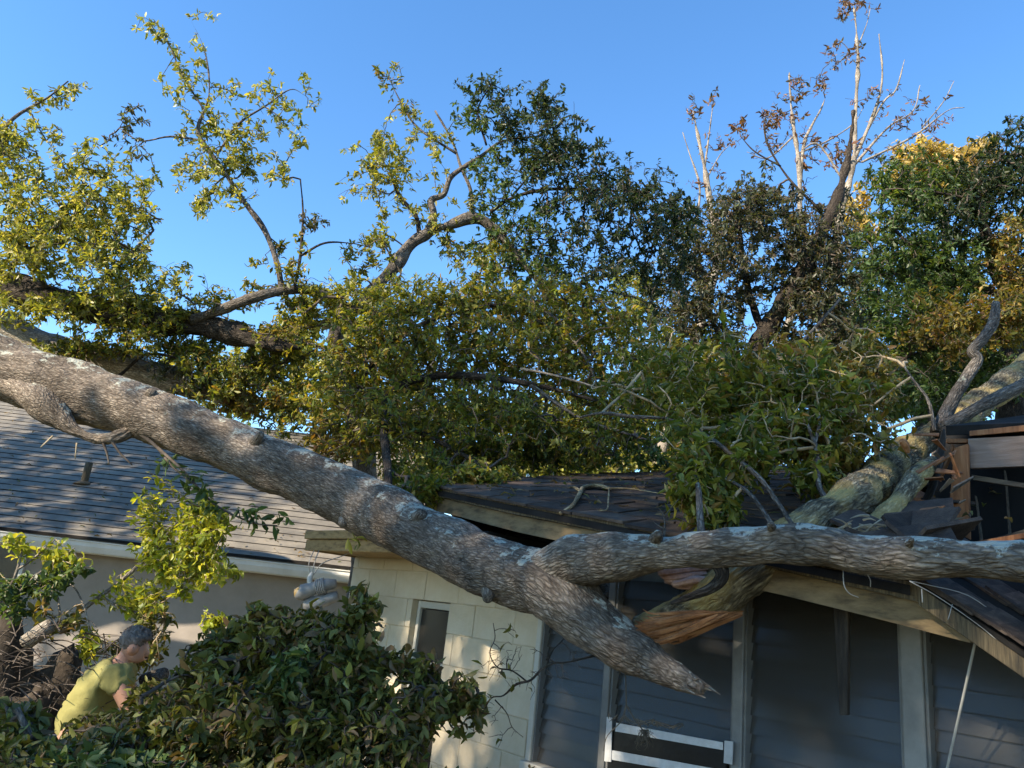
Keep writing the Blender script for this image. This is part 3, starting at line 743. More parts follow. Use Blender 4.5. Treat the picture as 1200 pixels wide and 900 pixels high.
def grow(tips, nodes, rmin=.0028, maxr=.03, wig=.05, nr=4):
    """connect twig tips to the nearest node already on the tree; pipe-model radii"""
    nodes = np.array(nodes, float); n0 = len(nodes)
    dist = np.min(np.linalg.norm(tips[:, None] - nodes[None], axis=2), axis=1)
    order = np.argsort(dist)
    allp = np.vstack([nodes, np.zeros((len(tips), 3))]); cnt = n0; par = {}
    lev = np.zeros(len(allp))
    for i in order:
        dd = np.linalg.norm(allp[:cnt] - tips[i], axis=1) + lev[:cnt] * .02
        dd[:cnt][dd < .05] += .0
        j = int(np.argmin(dd)); allp[cnt] = tips[i]; par[cnt] = j; lev[cnt] = lev[j] + 1 if j >= n0 else 1
        cnt += 1
    load = np.ones(cnt)
    for i in range(cnt - 1, n0 - 1, -1): load[par[i]] += load[i]
    ia = np.arange(n0, cnt); pa = np.array([par[i] for i in ia])
    a, b_ = allp[pa], allp[ia]; L = np.maximum(np.linalg.norm(b_ - a, axis=1), 1e-3)[:, None]
    r1 = np.minimum(maxr, rmin * load[ia] ** .5); r_0 = np.minimum(maxr, rmin * (load[ia] + 1) ** .5)
    m1 = a * .6 + b_ * .4 + rng.normal(size=a.shape) * wig * L + np.array([0, 0, .05]) * L
    m2 = a * .25 + b_ * .75 + rng.normal(size=a.shape) * wig * .7 * L + np.array([0, 0, .03]) * L
    pts = np.stack([a, m1, m2, b_], 1); rad = np.stack([r_0, r_0 * .6 + r1 * .4, r_0 * .25 + r1 * .75, r1 * .8], 1)
    tg = b_ - a; tg /= np.linalg.norm(tg, axis=1)[:, None] + 1e-9
    u = np.cross(tg, np.array([.31, .17, .93])); u /= np.linalg.norm(u, axis=1)[:, None] + 1e-9; v_ = np.cross(tg, u)
    th = np.arange(nr) / nr * 2 * np.pi
    ring = np.cos(th)[None, :, None] * u[:, None, :] + np.sin(th)[None, :, None] * v_[:, None, :]
    V = (pts[:, :, None, :] + rad[:, :, None, None] * ring[:, None, :, :])
    B = np.stack(np.broadcast_arrays(rad[:, :, None] * np.cos(th), rad[:, :, None] * np.sin(th), np.arange(4)[None, :, None] * L[:, :, None] / 3), -1)
    K = len(ia); base = (np.arange(K) * 4 * nr)[:, None, None]
    i3, j3 = np.meshgrid(np.arange(3), np.arange(nr), indexing='ij'); j4 = (j3 + 1) % nr
    fq = np.stack([i3 * nr + j3, i3 * nr + j4, (i3 + 1) * nr + j4, (i3 + 1) * nr + j3], -1)[None] + base[..., None]
    dd = (b_ - m1) / L + rng.normal(size=a.shape) * .25 + np.array([0, 0, .25])
    tube = (V.reshape(-1, 3), [tuple(q) for q in fq.reshape(-1, 4).tolist()], B.reshape(-1, 3))
    side_tips = []
    for i in range(K):
        side_tips.append((b_[i], dd[i]))
        if L[i, 0] > .16: side_tips.append((m2[i], dd[i]))
    return [tube], side_tips

def plant(name, label, cat, base, skel, blobs, leafL, nl, bark, mat='leaf', group=None, individuals=300, wr=.36, extra=None,
          droop=.25, twigmat=None, maxr=.03, rmin=.0028, bare=0.0, spread=1.0, into=None, thin=.7, dens=1.0):
    """skel: list of (part name, path, around-segments); blobs: list of (blob, palette)"""
    if into is None:
        e = empty(name, base); tag(e, label, cat, group)
    else: e = into
    nodes = []
    for sk in skel:
        pn, pp = sk[0], sk[1]; nr = sk[2] if len(sk) > 2 else 10
        bm_ = sk[3] if len(sk) > 3 else bark
        pts, rad = pxpath(pp)
        if pn in ('branch', 'limb'): rad = [q * thin for q in rad]
        na = (len(pts) - 1) * (10 if nr > 12 else 6) + 1
        big = max(rad)
        o = tube_obj(pn, [tube_arrays(pts, rad, na, nr, rough=big * .10, lump=big * .25, seed=rng.uniform(0, 9))], M[bm_])
        wpar(o, e)
        c = catmull(pts, na); nodes += list(c[len(c) // 5:])
    lv = []
    tubes = []
    allt, pal = [], []
    for bl, pl in blobs:
        t_ = blob_points(bl, dens); allt.append(t_); pal += [pl] * len(t_)
    if allt:
        allt = np.vstack(allt); pal = np.array(pal)
        tb, tips = grow(allt, nodes, maxr=maxr, rmin=rmin)
        tubes += tb
        # palette by nearest tip (order was changed by growing)
        for p, d in tips:
            if rng.random() < max(bare, .10): continue
            j = int(np.argmin(((allt - p) ** 2).sum(1)))
            lv.append(rosette(p, d, max(1, int(nl * .74 * rng.uniform(.5, 1.5))), leafL, pal[j], droop, spread))
        o = tube_obj('twigs', tubes, twigmat or M[bark]); o['kind'] = 'stuff'; wpar(o, e)
    if extra: lv += extra
    if lv: foliage(e, lv, M[mat], individuals, wr)
    return e

def onroof(x, y, h):
    """depth where the sight line comes within h of the sagging roof"""
    d = ray(x, y); best = 9
    for k in range(400):
        Y = 2.2 + k * .02
        p = CAM + d * (Y / d.y) - HO
        s, t = p.dot(rdir), p.dot(ndir)
        if t > EV - .05 and p.z - zroof(s, min(t, RT)) < h: return Y
    return 7.0

# ------------------------------------------------------------------ neighbour's house
YE = 9.5
nz_e = P(200, 647, YE).z; NX0 = -11.0; NX1 = P(470, 676, YE).x
NR = 4.35; pr = P(180, 491, YE + NR); nz_r = pr.z
nb = empty('neighbouring_house', (-5, YE + .5, 0))
tag(nb, 'neighbouring house with grey shingle roof, white gutter and mauve stucco wall', 'house')
NO = Vector(nb.location)
def nbox(name, x0, x1, y0, y1, z0, z1, mat, parent=None, bev=.004):
    o = NO
    return box(name, x0 - o.x, x1 - o.x, y0 - o.y, y1 - o.y, z0 - o.z, z1 - o.z, mat, parent or nb, bev)
nbox('wall', NX0 + .4, NX1 - .35, YE + .3, YE + .5, -.1, nz_e + .02, M['stucco'])
nbox('wall', NX1 - .55, NX1 - .352, YE + .502, YE + 2 * NR - .6, -.1, nz_e + .02, M['stucco'])
nbox('wall', NX0 + .4, NX0 + .6, YE + .502, YE + 2 * NR - .6, -.1, nz_e + .02, M['stucco'])
nbox('wall', NX0 + .4, NX1 - .35, YE + 2 * NR - .6, YE + 2 * NR - .4, -.1, nz_e + .02, M['stucco'])
sy = (nz_r - nz_e) / NR
def nroof(y): return nz_e + .05 + (YE + NR - abs(y - YE - NR) - YE) * sy
v = []
for x in (NX0, NX1):
    v += [(x, YE, nroof(YE)), (x, YE + NR, nroof(YE + NR)), (x, YE + 2 * NR, nroof(YE + 2 * NR)),
          (x, YE + 2 * NR, nroof(YE) - .06), (x, YE + NR, nroof(YE + NR) - .1), (x, YE, nroof(YE) - .06)]
v = [(a - NO.x, b_ - NO.y, c - NO.z) for a, b_, c in v]
nroofo = obj('roof', mesh('roof', v, [(0, 1, 7, 6), (1, 2, 8, 7), (2, 3, 9, 8), (3, 4, 10, 9), (4, 5, 11, 10), (5, 0, 6, 11), (0, 5, 4, 3, 2, 1), (6, 7, 8, 9, 10, 11)], M['greyshingle']), nb)
nexp = .185; nc = int(math.hypot(NR, nz_r - nz_e) / nexp)
v, f = [], []
nx = 60
for c in range(nc + 1):
    y0 = YE - .03 + c * nexp / math.hypot(1, sy); y1 = min(y0 + (nexp + .03) / math.hypot(1, sy), YE + NR)
    b0 = len(v)
    for i in range(nx + 1):
        x = NX0 - .02 + (NX1 - NX0 + .04) * i / nx
        j = .007 * mn.noise(Vector((x * 2.2, c * 3.1, 0))); jz = .004 * mn.noise(Vector((x * 3, c * 5.3, 9)))
        zz = nroof(max(y0, YE))
        v += [(x, y0 + j, zz + .002 - (YE - y0) * sy if y0 < YE else zz + .002), (x, y0 + j, zz + .019 + jz), (x, y1, nroof(y1) + .006)]
    for i in range(nx):
        a = b0 + 3 * i; f += [(a, a + 3, a + 4, a + 1), (a + 1, a + 4, a + 5, a + 2)]
v = [(a - NO.x, b_ - NO.y, c - NO.z) for a, b_, c in v]
o = obj('shingle_courses', mesh('shingle_courses', v, f, M['greyshingle']), nroofo); o['kind'] = 'stuff'
o.data.materials.append(M['felt'])
o.data.polygons.foreach_set('material_index', [1 - (k % 2) for k in range(len(f))])  # dark risers paint in the shadow line below each course
# gutter with a rolled lip, fascia, soffit
nbox('fascia', NX0, NX1, YE + .004, YE + .03, nz_e - .13, nz_e + .0, M['white'])
nbox('soffit', NX0, NX1, YE + .031, YE + .299, nz_e - .125, nz_e - .11, M['white'])
pf = [(0, .02), (0, -.10), (-.07, -.10), (-.10, -.03), (-.10, .015), (-.115, .022), (-.115, .034), (-.09, .034), (-.09, -.02), (-.065, -.09), (-.008, -.09), (-.008, .02)]
v = [(x - NO.x, YE - .001 + a - NO.y, nz_e + b_ - .015) for x in (NX0, NX1) for a, b_ in pf]
n_ = len(pf)
obj('gutter', mesh('gutter', v, [(i, (i + 1) % n_, (i + 1) % n_ + n_, i + n_) for i in range(n_)] + [tuple(range(n_))[::-1], tuple(range(n_, 2 * n_))], M['white']), nb)
# window on the neighbour's wall
wa, wb = P(-40, 690, YE + .49), P(24, 720, YE + .49)
nw2 = obj('window', mesh('window', [(a - NO.x, b_ - NO.y, c) for a, b_, c in boxv(wa.x, wb.x, YE + .27, YE + .32, .95, 2.0)], BOXF, M['white']), nb)
for k in range(2):
    h = (1.05 - .12) / 2
    nbox('pane', wa.x + .05, wb.x - .05, YE + .262, YE + .269, .95 + .05 + k * (h + .02), .95 + .05 + k * (h + .02) + h, M['glass'], nw2, 0)
# roof vent pipe
vp = P(101, 556, 10.9); vz = nroof(10.9)
vt = tube_obj('vent_pipe', [tube_arrays([(vp.x, 10.9, vz - .05), (vp.x, 10.9, vz + .12), (vp.x, 10.9, vz + .3)], [.05, .05, .05], 5, 14),
                            tube_arrays([(vp.x, 10.9, vz - .02), (vp.x, 10.9, vz + .03)], [.14, .07], 3, 14)], M['trimdark'])
vt.parent = nb; vt.matrix_parent_inverse = Matrix.Translation(-NO)

def litter(n, pfun, pal, L, parent, origin):
    B = np.array([pfun() for _ in range(n)]); D = rng.normal(size=(n, 3)) * np.array([1, 1, .25]); N = rng.normal(size=(n, 3)) * .25 + np.array([0, -.2, 1])
    o = obj('leaf_litter', leaf_mesh('leaf_litter', B, D, N, L * rng.uniform(.5, 1.3, n), L * .4 * rng.uniform(.6, 1.2, n), pick(pal, n), M['leaf'])); o['kind'] = 'stuff'
    return o
PAL['litter'] = [(.16, .10, .05), (.22, .15, .07), (.10, .07, .04), (.16, .15, .05), (.07, .09, .03)]
def lp():
    t = rng.uniform(EV, RT - .1); s_ = RS0 + (rs1(EV) - RS0) * rng.random(); p = hw(s_, t, zroof(s_, t) + .012); return tuple(p)
lo_ = litter(420, lp, 'litter', .055, None, None); tag(lo_, 'fallen brown and green leaves scattered over the dark shingle roof', 'leaf litter')
def lp2():
    y = YE + rng.random() ** 1.5 * NR * .9; return (rng.uniform(-9, NX1), y, nroof(y) + .035)
lo_ = litter(500, lp2, 'litter', .07, None, None); tag(lo_, "fallen leaves scattered over the neighbouring house's grey roof", 'leaf litter')

# ------------------------------------------------------------------ the big fallen tree
ft = empty('fallen_tree', (-8.6, 8.2, 0))
tag(ft, 'huge fallen tree with forked lichened trunk leaning past the cream wall, olive crown behind', 'tree')
def hires(name, pp, mat, nr, per, parent, rough=.012, ridge=.008, lump=.03, seed=0):
    pts, rad = pxpath(pp)
    return wpar(tube_obj(name, [tube_arrays(pts, rad, (len(pts) - 1) * per + 1, nr, rough, ridge, seed, True, lump)], M[mat]), parent)
hires('trunk', [('w', -8.6, 8.2, -.2, .36), ('w', -8.3, 7.9, 1.6, .33), ('w', -7.0, 7.1, 3.4, .29), (-260, 352, 5.9, 40), (-70, 405, 5.6, 37), (0, 431, 5.5, 36), (70, 453, 5.45, 35), (150, 477, 5.35, 32), (257, 518, 5.2, 30), (356, 561, 5.0, 32),
                (440, 600, 4.72, 34), (535, 648, 4.1, 33), (600, 670, 3.74, 35), (650, 686, 3.5, 38), (690, 722, 3.37, 31), (721, 748, 3.28, 27), (760, 771, 3.2, 21), (792, 791, 3.1, 13.5), (812, 802, 3.05, 8), (824, 808, 3.02, 2.5)],
      'bark', 110, 26, ft, ridge=.0045)
hires('limb', [(625, 676, 3.62, 22), (650, 668, 3.48, 30), (690, 655, 3.33, 29), (760, 647, 3.08, 23), (860, 640, 2.80, 22), (950, 638, 2.62, 24), (1010, 650, 2.52, 23), (1090, 655, 2.38, 22), (1170, 657, 2.26, 22), (1300, 662, 2.08, 22), (1500, 660, 1.9, 18), (1800, 630, 1.75, 11), (2100, 590, 1.65, 3)],
      'bark_limb', 90, 26, ft, ridge=.004, seed=4)
hires('burl', [(10, 446, 5.38, 14), (46, 470, 5.30, 19), (74, 495, 5.24, 12), (104, 512, 5.22, 6.5), (135, 512, 5.22, 6), (165, 502, 5.26, 9), (200, 503, 5.32, 14)], 'bark', 40, 10, ft, lump=.04, seed=7)
wpar(tube_obj('broken_twig', [simple_tube([(828, 640, 2.9, 8), (842, 660, 2.86, 9), (846, 676, 2.86, 8), (832, 690, 2.88, 6), (806, 700, 2.9, 4), (786, 707, 2.92, 2)], 10)], M['bark_dark']), ft)
parts = []
for k in range(16):
    x, y = 798 + rng.normal() * 7, 796 + rng.normal() * 5; L = rng.uniform(14, 34)
    pts, rad = pxpath([(x, y, 3.07, 3.2), (x + L * .5, y + L * .28 + rng.normal(), 3.04, 2.2), (x + L, y + L * .5 + rng.normal() * 3, 3.0, .4)])
    parts.append(tube_arrays(pts, rad, 7, 5, rough=.002, seed=k))
wpar(tube_obj('broken_tip', parts, M['bark'], False), ft)
# knots and snapped branch stubs along the trunk
for k, (x, y, Y, r_, dx, dy) in enumerate(((175, 468, 5.2, 7, 4, -12), (300, 520, 4.95, 6, 8, -16), (488, 612, 4.25, 8, 10, -14), (575, 690, 3.72, 7, -4, 16), (405, 603, 4.72, 6, -6, 16), (770, 632, 2.98, 5, 3, -9), (905, 622, 2.66, 6, -4, -10), (1065, 640, 2.36, 5, 6, -10))):
    pts, rad = pxpath([(x, y, Y + .05, r_ * 1.8), (x + dx * .4, y + dy * .4, Y - .02, r_ * 1.1), (x + dx * .7, y + dy * .7, Y - .05, r_ * .9), (x + dx * .85, y + dy * .8, Y - .06, r_ * .5)])
    wpar(tube_obj('knot', [tube_arrays(pts, rad, 14, 18, rough=.008, lump=.01, seed=k)], M['bark_limb']), ft)
# fine roots and twigs under the burl, cut pale stubs
for k, pp in enumerate(([(118, 512, 5.2, 2), (125, 530, 5.2, 1.5), (128, 545, 5.2, .8)], [(128, 512, 5.2, 2), (140, 530, 5.2, 1.4), (155, 545, 5.2, .8)], [(160, 505, 5.2, 2.6), (185, 525, 5.15, 2), (200, 545, 5.1, 1.5), (225, 565, 5.0, 1)],
                        [(62, 511, 5.2, 1.2), (48, 524, 5.15, .8)], [(90, 519, 5.2, 1), (88, 538, 5.2, .6)])):
    wpar(tube_obj('twig', [simple_tube(pp, 6)], M['twigdark'] if k < 3 else M['twig']), ft)
lv = []
for pp in ([(200, 545, 5.1), (228, 562, 5.0), (248, 580, 4.95)], [(262, 598, 4.9), (300, 612, 4.85), (325, 616, 4.8)]):
    for (x, y, Y) in pp:
        for q in range(3):
            p = np.array(P(x + rng.normal() * 8, y + rng.normal() * 6, Y)); lv.append(rosette(p, np.array([.6, 0, -.2]), 7, .085, 'green', .5))
wpar(tube_obj('twig', [simple_tube([(185, 525, 5.15, 2), (215, 552, 5.05, 1.7), (250, 590, 4.95, 1.4), (295, 612, 4.85, 1), (325, 616, 4.8, .7)], 6)], M['twigdark']), ft)
for x, y, Y, n_ in ((410, 636, 4.6, 5), (418, 640, 4.58, 6), (470, 300, 5.2, 0)):
    if n_: lv.append(rosette(np.array(P(x, y, Y)), np.array([.1, -.4, -.4]), n_, .07, 'olive', .6))
foliage(ft, lv, M['leaf'], 60)

# ------------------------------------------------------------------ the limb that broke off and lies through the roof
Y1, Y2, Y3 = onroof(955, 612, .10), onroof(1000, 586, .10), onroof(1045, 549, .12)
bl = empty('broken_limb', P(800, 722, 3.35))
tag(bl, 'thick broken limb with orange splintered end, resting across the crushed dark roof', 'tree limb')
YY = [3.5, 3.3, 3.1, 2.99]
hires('limb', [(748, 735, 3.55, 8), (775, 725, 3.45, 13), (810, 714, 3.32, 19), (845, 696, 3.18, 25), (880, 669, 3.06, 25), (918, 640, 3.08, 25), (958, 609, max(3.15, Y1), 24), (1002, 580, max(3.3, Y2), 23), (1045, 546, max(3.5, Y3), 22), (1085, 516, max(3.75, Y3 + .25), 17), (1118, 494, 4.35, 15), (1150, 470, 4.7, 16), (1205, 432, 5.1, 17), (1300, 365, 5.8, 16), (1420, 270, 6.8, 12), (1500, 190, 7.6, 3)],
      'bark_gold', 80, 22, bl, seed=3)
hires('side_limb', [(975, 628, 3.1, 8), (1000, 624, 3.12, 12), (1030, 612, 3.16, 12.5), (1053, 587, 3.25, 12), (1072, 562, 3.4, 11), (1092, 542, 3.6, 9)], 'bark_gold', 40, 10, bl, rough=.006, ridge=.004, lump=.015, seed=5)
hires('branch', [(1100, 505, 4.0, 10), (1109, 485, 4.1, 8.5), (1122, 460, 4.15, 7.2), (1136, 437, 4.2, 7), (1145, 421, 4.2, 6.5), (1139, 411, 4.2, 6.5), (1152, 397, 4.2, 7), (1164, 378, 4.25, 6), (1167, 356, 4.3, 5)], 'bark_grey', 28, 8, bl, rough=.004, ridge=.003, lump=.008, seed=6)
hires('branch', [(1105, 502, 4.0, 9), (1135, 484, 4.0, 8), (1165, 468, 4.0, 7.5), (1220, 440, 4.0, 7)], 'bark_grey', 24, 8, bl, rough=.003, ridge=.002, lump=.006, seed=8)
# splintered end: a fan of torn wood fibres
parts = []
for k in range(90):
    q = rng.random()
    x0, y0 = 872 - 50 * rng.random(), 717 + 5 * q - 2 * rng.random()
    x1, y1 = 736 + 50 * abs(q - .35) + 40 * rng.random() ** 2, 726 + 25 * q + rng.normal() * 2
    Yk = 3.10 + .04 * rng.normal()
    rb_ = rng.uniform(.9, 2.6)
    pts, rad = pxpath([(x0, y0, Yk, .8), (x0 * .6 + x1 * .4, y0 * .6 + y1 * .4 + 3 * q, Yk + .03, rb_), (x1 * .85 + x0 * .15, y1 + rng.normal() * 1.2, Yk + .10, rb_ * .8), (x1, y1 + rng.normal() * 3, Yk + .14 + rng.normal() * .03, .25)])
    parts.append(tube_arrays(pts, rad, 12, 4, rough=.003, seed=k))
wpar(tube_obj('splintered_wood', parts, M['splinter'], False), bl)
parts = []
for k in range(18):
    q = k / 17
    x0, y0 = 832 - 6 * rng.random(), 664 + 22 * q
    x1, y1 = 768 + 22 * q ** 1.5 + 9 * rng.random(), 671 + 17 * q + rng.normal() * 1.5
    Yk = 3.24 + .03 * rng.normal()
    pts, rad = pxpath([(x0, y0, Yk, 3), (x0 * .6 + x1 * .4, y0 * .6 + y1 * .4 + rng.normal(), Yk + .02, 4.5), (x1 * .85 + x0 * .15, y1, Yk + .04, 3.5), (x1, y1 + rng.normal(), Yk + .06, .8)])
    parts.append(tube_arrays(pts, rad, 16, 6, rough=.010, seed=k))
wpar(tube_obj('torn_bark', parts, M['pinkwood'], False), bl)
parts = []
for k in range(22):
    x, y = 1005 + rng.normal() * 14, 622 + rng.normal() * 7; a = rng.uniform(-.9, .9) + (math.pi if rng.random() < .4 else 0); L = rng.uniform(14, 46)
    pts, rad = pxpath([(x, y, 2.95, 1.6), (x + L * .5 * math.cos(a), y + L * .35 * math.sin(a) - 2, 2.93, 1.2), (x + L * math.cos(a), y + L * .7 * math.sin(a), 2.9, .4)])
    parts.append(tube_arrays(pts, rad, 8, 4, seed=k))
wpar(tube_obj('pale_splinters', parts, M['twig'], False), bl)
wpar(tube_obj('broken_stub', [simple_tube([(1064, 530, 3.35, 3), (1060, 520, 3.33, 5), (1056, 516, 3.32, 3)], 8)], M['splinter'], False), bl)
# green shoots rising from it over the roof, with pale bare branches
def rp(x, y, h, r): return (x, y, onroof(x, y, h) - .02, r)
shoots = [
 [(985, 612, 3.12, 5), (972, 590, 3.2, 5.5), (960, 570, 3.3, 5), (958, 545, 3.4, 4.5), (955, 520, 3.5, 4), (945, 495, 3.6, 3)],
 [(930, 618, 3.0, 6), (912, 590, 3.1, 5), (890, 560, 3.2, 4.5), (860, 535, 3.3, 4), (835, 515, 3.4, 3.5), (810, 500, 3.6, 2.5), (780, 490, 3.8, 2)],
 [(905, 615, 2.98, 4), (880, 580, 3.15, 3.5), (850, 560, 3.3, 3), (830, 548, 3.45, 2)],
 [(1002, 600, 3.2, 4), (990, 575, 3.35, 3.5), (965, 560, 3.5, 3), (950, 575, 3.5, 2)],
 [(955, 520, 3.5, 3.5), (960, 490, 3.65, 3), (952, 460, 3.8, 3), (945, 430, 3.9, 2)],
 [(822, 628, 2.98, 7), (820, 600, 3.05, 6.5), (818, 570, 3.15, 5), (812, 545, 3.3, 3)],
 [(890, 480, 3.9, 2.5), (905, 430, 4.2, 4), (940, 400, 4.5, 3), (985, 350, 4.8, 2)],
 [(1095, 505, 3.95, 4), (1088, 470, 4.0, 3), (1070, 445, 4.1, 2), (1060, 430, 4.2, 1.5)],
 [(778, 490, 3.8, 3), (740, 488, 3.9, 3.5), (705, 484, 4.0, 3), (680, 489, 4.1, 2)],
]
plant('shoots', None, None, None,
      [('branch', s_, 8, 'bark_grey') for s_ in shoots],
      [((850, 480, 70, 75, 3.9, .5, 150), 'olive'), ((935, 480, 75, 70, 3.9, .5, 150), 'olive'), ((905, 430, 80, 45, 4.2, .4, 80), 'amber'), ((815, 565, 30, 45, 3.3, .15, 55), 'olive'), ((840, 590, 25, 25, 3.25, .1, 22), 'olive'),
       ((870, 540, 45, 35, 3.5, .25, 50), 'olive'), ((985, 520, 55, 40, 3.9, .3, 70), 'amber'), ((955, 560, 30, 25, 3.5, .15, 22), 'olive'), ((1010, 450, 60, 60, 4.6, .4, 90), 'amber'), ((770, 440, 70, 55, 4.6, .5, 90), 'olive')],
      .060, 11, 'bark_grey', rmin=.0018, maxr=.010, twigmat=M['twig'], wr=.34, into=bl)

# ------------------------------------------------------------------ trees
# leaning mossy tree on the left, lit by the sun
mossy = plant('mossy_leaning_tree', 'leaning tree with dark mossy trunk and sunlit yellow green leaves above the grey roof', 'tree', (-9.5, 8.5, 0),
      [('trunk', [('w', -9.5, 8.5, -.2, .22), ('w', -9.0, 8.0, 2.5, .2), (-150, 318, 7.2, 20), (-40, 330, 7.0, 19), (40, 346, 6.9, 18), (110, 362, 6.8, 17), (180, 374, 6.7, 16), (235, 381, 6.7, 14), (290, 397, 6.6, 10), (335, 405, 6.5, 7.5), (352, 407, 6.5, 4)], 28, 'bark_dark'),
       ('limb', [(225, 376, 6.65, 10), (262, 362, 6.5, 9), (295, 350, 6.4, 9), (330, 341, 6.4, 8), (365, 340, 6.5, 7), (395, 352, 6.6, 5), (430, 365, 6.7, 3)], 16, 'bark_grey'),
       ('branch', [(330, 341, 6.4, 5), (325, 310, 6.4, 5), (310, 270, 6.4, 5), (285, 235, 6.4, 4.5), (262, 200, 6.4, 4.5), (240, 170, 6.4, 4), (232, 150, 6.4, 3), (245, 110, 6.4, 2), (240, 60, 6.4, 1.2), (222, 20, 6.4, .6)], 8, 'bark_grey'),
       ('branch', [(240, 165, 6.4, 2.5), (200, 160, 6.4, 2), (165, 165, 6.4, 1.4), (140, 150, 6.4, .8)], 6, 'bark_grey'),
       ('branch', [(255, 180, 6.4, 2.5), (280, 145, 6.4, 2), (310, 125, 6.4, 1.5), (340, 105, 6.4, 1), (358, 112, 6.4, .6)], 6, 'bark_grey'),
       ('branch', [(240, 130, 6.4, 2), (215, 90, 6.4, 1.4), (195, 45, 6.4, 1), (182, 25, 6.4, .6)], 6, 'bark_grey'),
       ('branch', [(345, 340, 6.4, 3), (352, 300, 6.4, 3), (355, 250, 6.4, 2), (352, 210, 6.4, 1.2)], 6, 'bark_dark'),
       ('branch', [(352, 300, 6.4, 2.4), (380, 285, 6.4, 2), (410, 285, 6.4, 1.2), (435, 290, 6.4, .6)], 6, 'bark_dark'),
       ('branch', [(60, 350, 6.9, 6), (40, 310, 6.6, 5), (20, 278, 6.5, 4.5), (-30, 272, 6.4, 4)], 8, 'bark_grey'),
       ('branch', [(20, 278, 6.5, 4.5), (45, 275, 6.4, 4), (90, 250, 6.4, 3), (120, 210, 6.4, 2)], 8, 'bark_grey'),
       ('branch', [(-20, 230, 6.4, 5), (0, 162, 6.4, 4), (18, 137, 6.4, 3), (55, 115, 6.4, 2), (80, 95, 6.4, 1)], 8, 'bark_grey'),
       ('branch', [(100, 362, 6.8, 5), (130, 320, 6.6, 4), (160, 290, 6.5, 3), (180, 270, 6.5, 1.5)], 8, 'bark_grey')],
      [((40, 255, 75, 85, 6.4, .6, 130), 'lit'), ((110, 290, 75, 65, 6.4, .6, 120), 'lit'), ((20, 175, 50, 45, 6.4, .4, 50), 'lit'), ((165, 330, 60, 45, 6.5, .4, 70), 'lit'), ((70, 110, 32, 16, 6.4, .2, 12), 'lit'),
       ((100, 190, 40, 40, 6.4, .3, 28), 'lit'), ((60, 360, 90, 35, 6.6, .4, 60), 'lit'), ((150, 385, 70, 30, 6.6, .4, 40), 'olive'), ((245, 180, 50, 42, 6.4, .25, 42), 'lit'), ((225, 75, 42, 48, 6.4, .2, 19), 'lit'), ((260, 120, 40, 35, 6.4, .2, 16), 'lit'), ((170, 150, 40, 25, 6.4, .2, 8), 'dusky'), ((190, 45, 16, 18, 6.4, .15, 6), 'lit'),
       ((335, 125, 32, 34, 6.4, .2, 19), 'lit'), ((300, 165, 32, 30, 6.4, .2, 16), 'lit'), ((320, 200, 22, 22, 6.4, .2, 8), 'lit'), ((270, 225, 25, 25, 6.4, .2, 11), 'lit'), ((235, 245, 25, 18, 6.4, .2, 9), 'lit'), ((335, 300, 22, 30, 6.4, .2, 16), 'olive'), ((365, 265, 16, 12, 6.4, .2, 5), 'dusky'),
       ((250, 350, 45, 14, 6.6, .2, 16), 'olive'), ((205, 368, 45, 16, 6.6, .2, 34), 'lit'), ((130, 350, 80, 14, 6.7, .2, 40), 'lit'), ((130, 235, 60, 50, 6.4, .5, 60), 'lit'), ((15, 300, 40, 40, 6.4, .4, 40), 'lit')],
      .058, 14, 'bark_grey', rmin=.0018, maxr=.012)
fern = []
tpath = catmull(pxpath([(-40, 330, 7.0, 19), (40, 346, 6.9, 18), (110, 362, 6.8, 17), (180, 374, 6.7, 16), (235, 381, 6.7, 17), (290, 397, 6.6, 14), (345, 404, 6.5, 11)])[0], 90)
PAL['fern'] = [(.20, .15, .06), (.13, .12, .035), (.26, .20, .09), (.09, .095, .03)]
for q in tpath:
    for k in range(2):
        fern.append(rosette(q + np.array([rng.normal() * .05, rng.normal() * .05, .13 + .02 * rng.random()]), np.array([rng.normal() * .3, rng.normal() * .3, 1.]), 5, .06, 'fern', .5))
foliage(mossy, fern, M['leaf'], 0, .3)
# sunlit trunk lying behind it
plant('sunlit_fallen_trunk', 'sunlit tan trunk lying behind the big fallen trunk above the grey roof', 'tree trunk', (-8.0, 9.0, 0),
      [('trunk', [('w', -8.0, 9.0, -.2, .2), ('w', -7.4, 8.6, 2.4, .2), (-60, 388, 7.4, 17), (60, 408, 7.3, 17), (140, 427, 7.2, 17), (230, 452, 7.1, 15), (300, 478, 7.0, 9)], 28, 'bark_pale'),
       ('branch', [(60, 400, 7.2, 4), (85, 412, 6.9, 3.5), (140, 415, 6.8, 2.5), (175, 425, 6.8, 1.5)], 8, 'bark_grey'),
       ('branch', [(140, 440, 6.9, 3.5), (175, 415, 6.8, 3), (230, 425, 6.7, 2), (280, 430, 6.7, 1)], 8, 'bark_dark')],
      [((110, 405, 70, 18, 6.8, .3, 40), 'olive'), ((260, 440, 60, 35, 6.7, .4, 70), 'olive'), ((300, 470, 45, 25, 6.8, .3, 40), 'amber'), ((210, 445, 45, 22, 6.8, .2, 20), 'dusky'), ((225, 405, 55, 22, 6.9, .3, 50), 'olive'), ((310, 425, 50, 30, 6.9, .3, 60), 'olive'), ((345, 480, 40, 30, 6.9, .3, 45), 'olive'), ((40, 415, 60, 14, 7.0, .3, 30), 'lit'), ((370, 370, 40, 25, 6.9, .3, 35), 'lit')], .060, 13, 'bark_grey', rmin=.0018, maxr=.012)
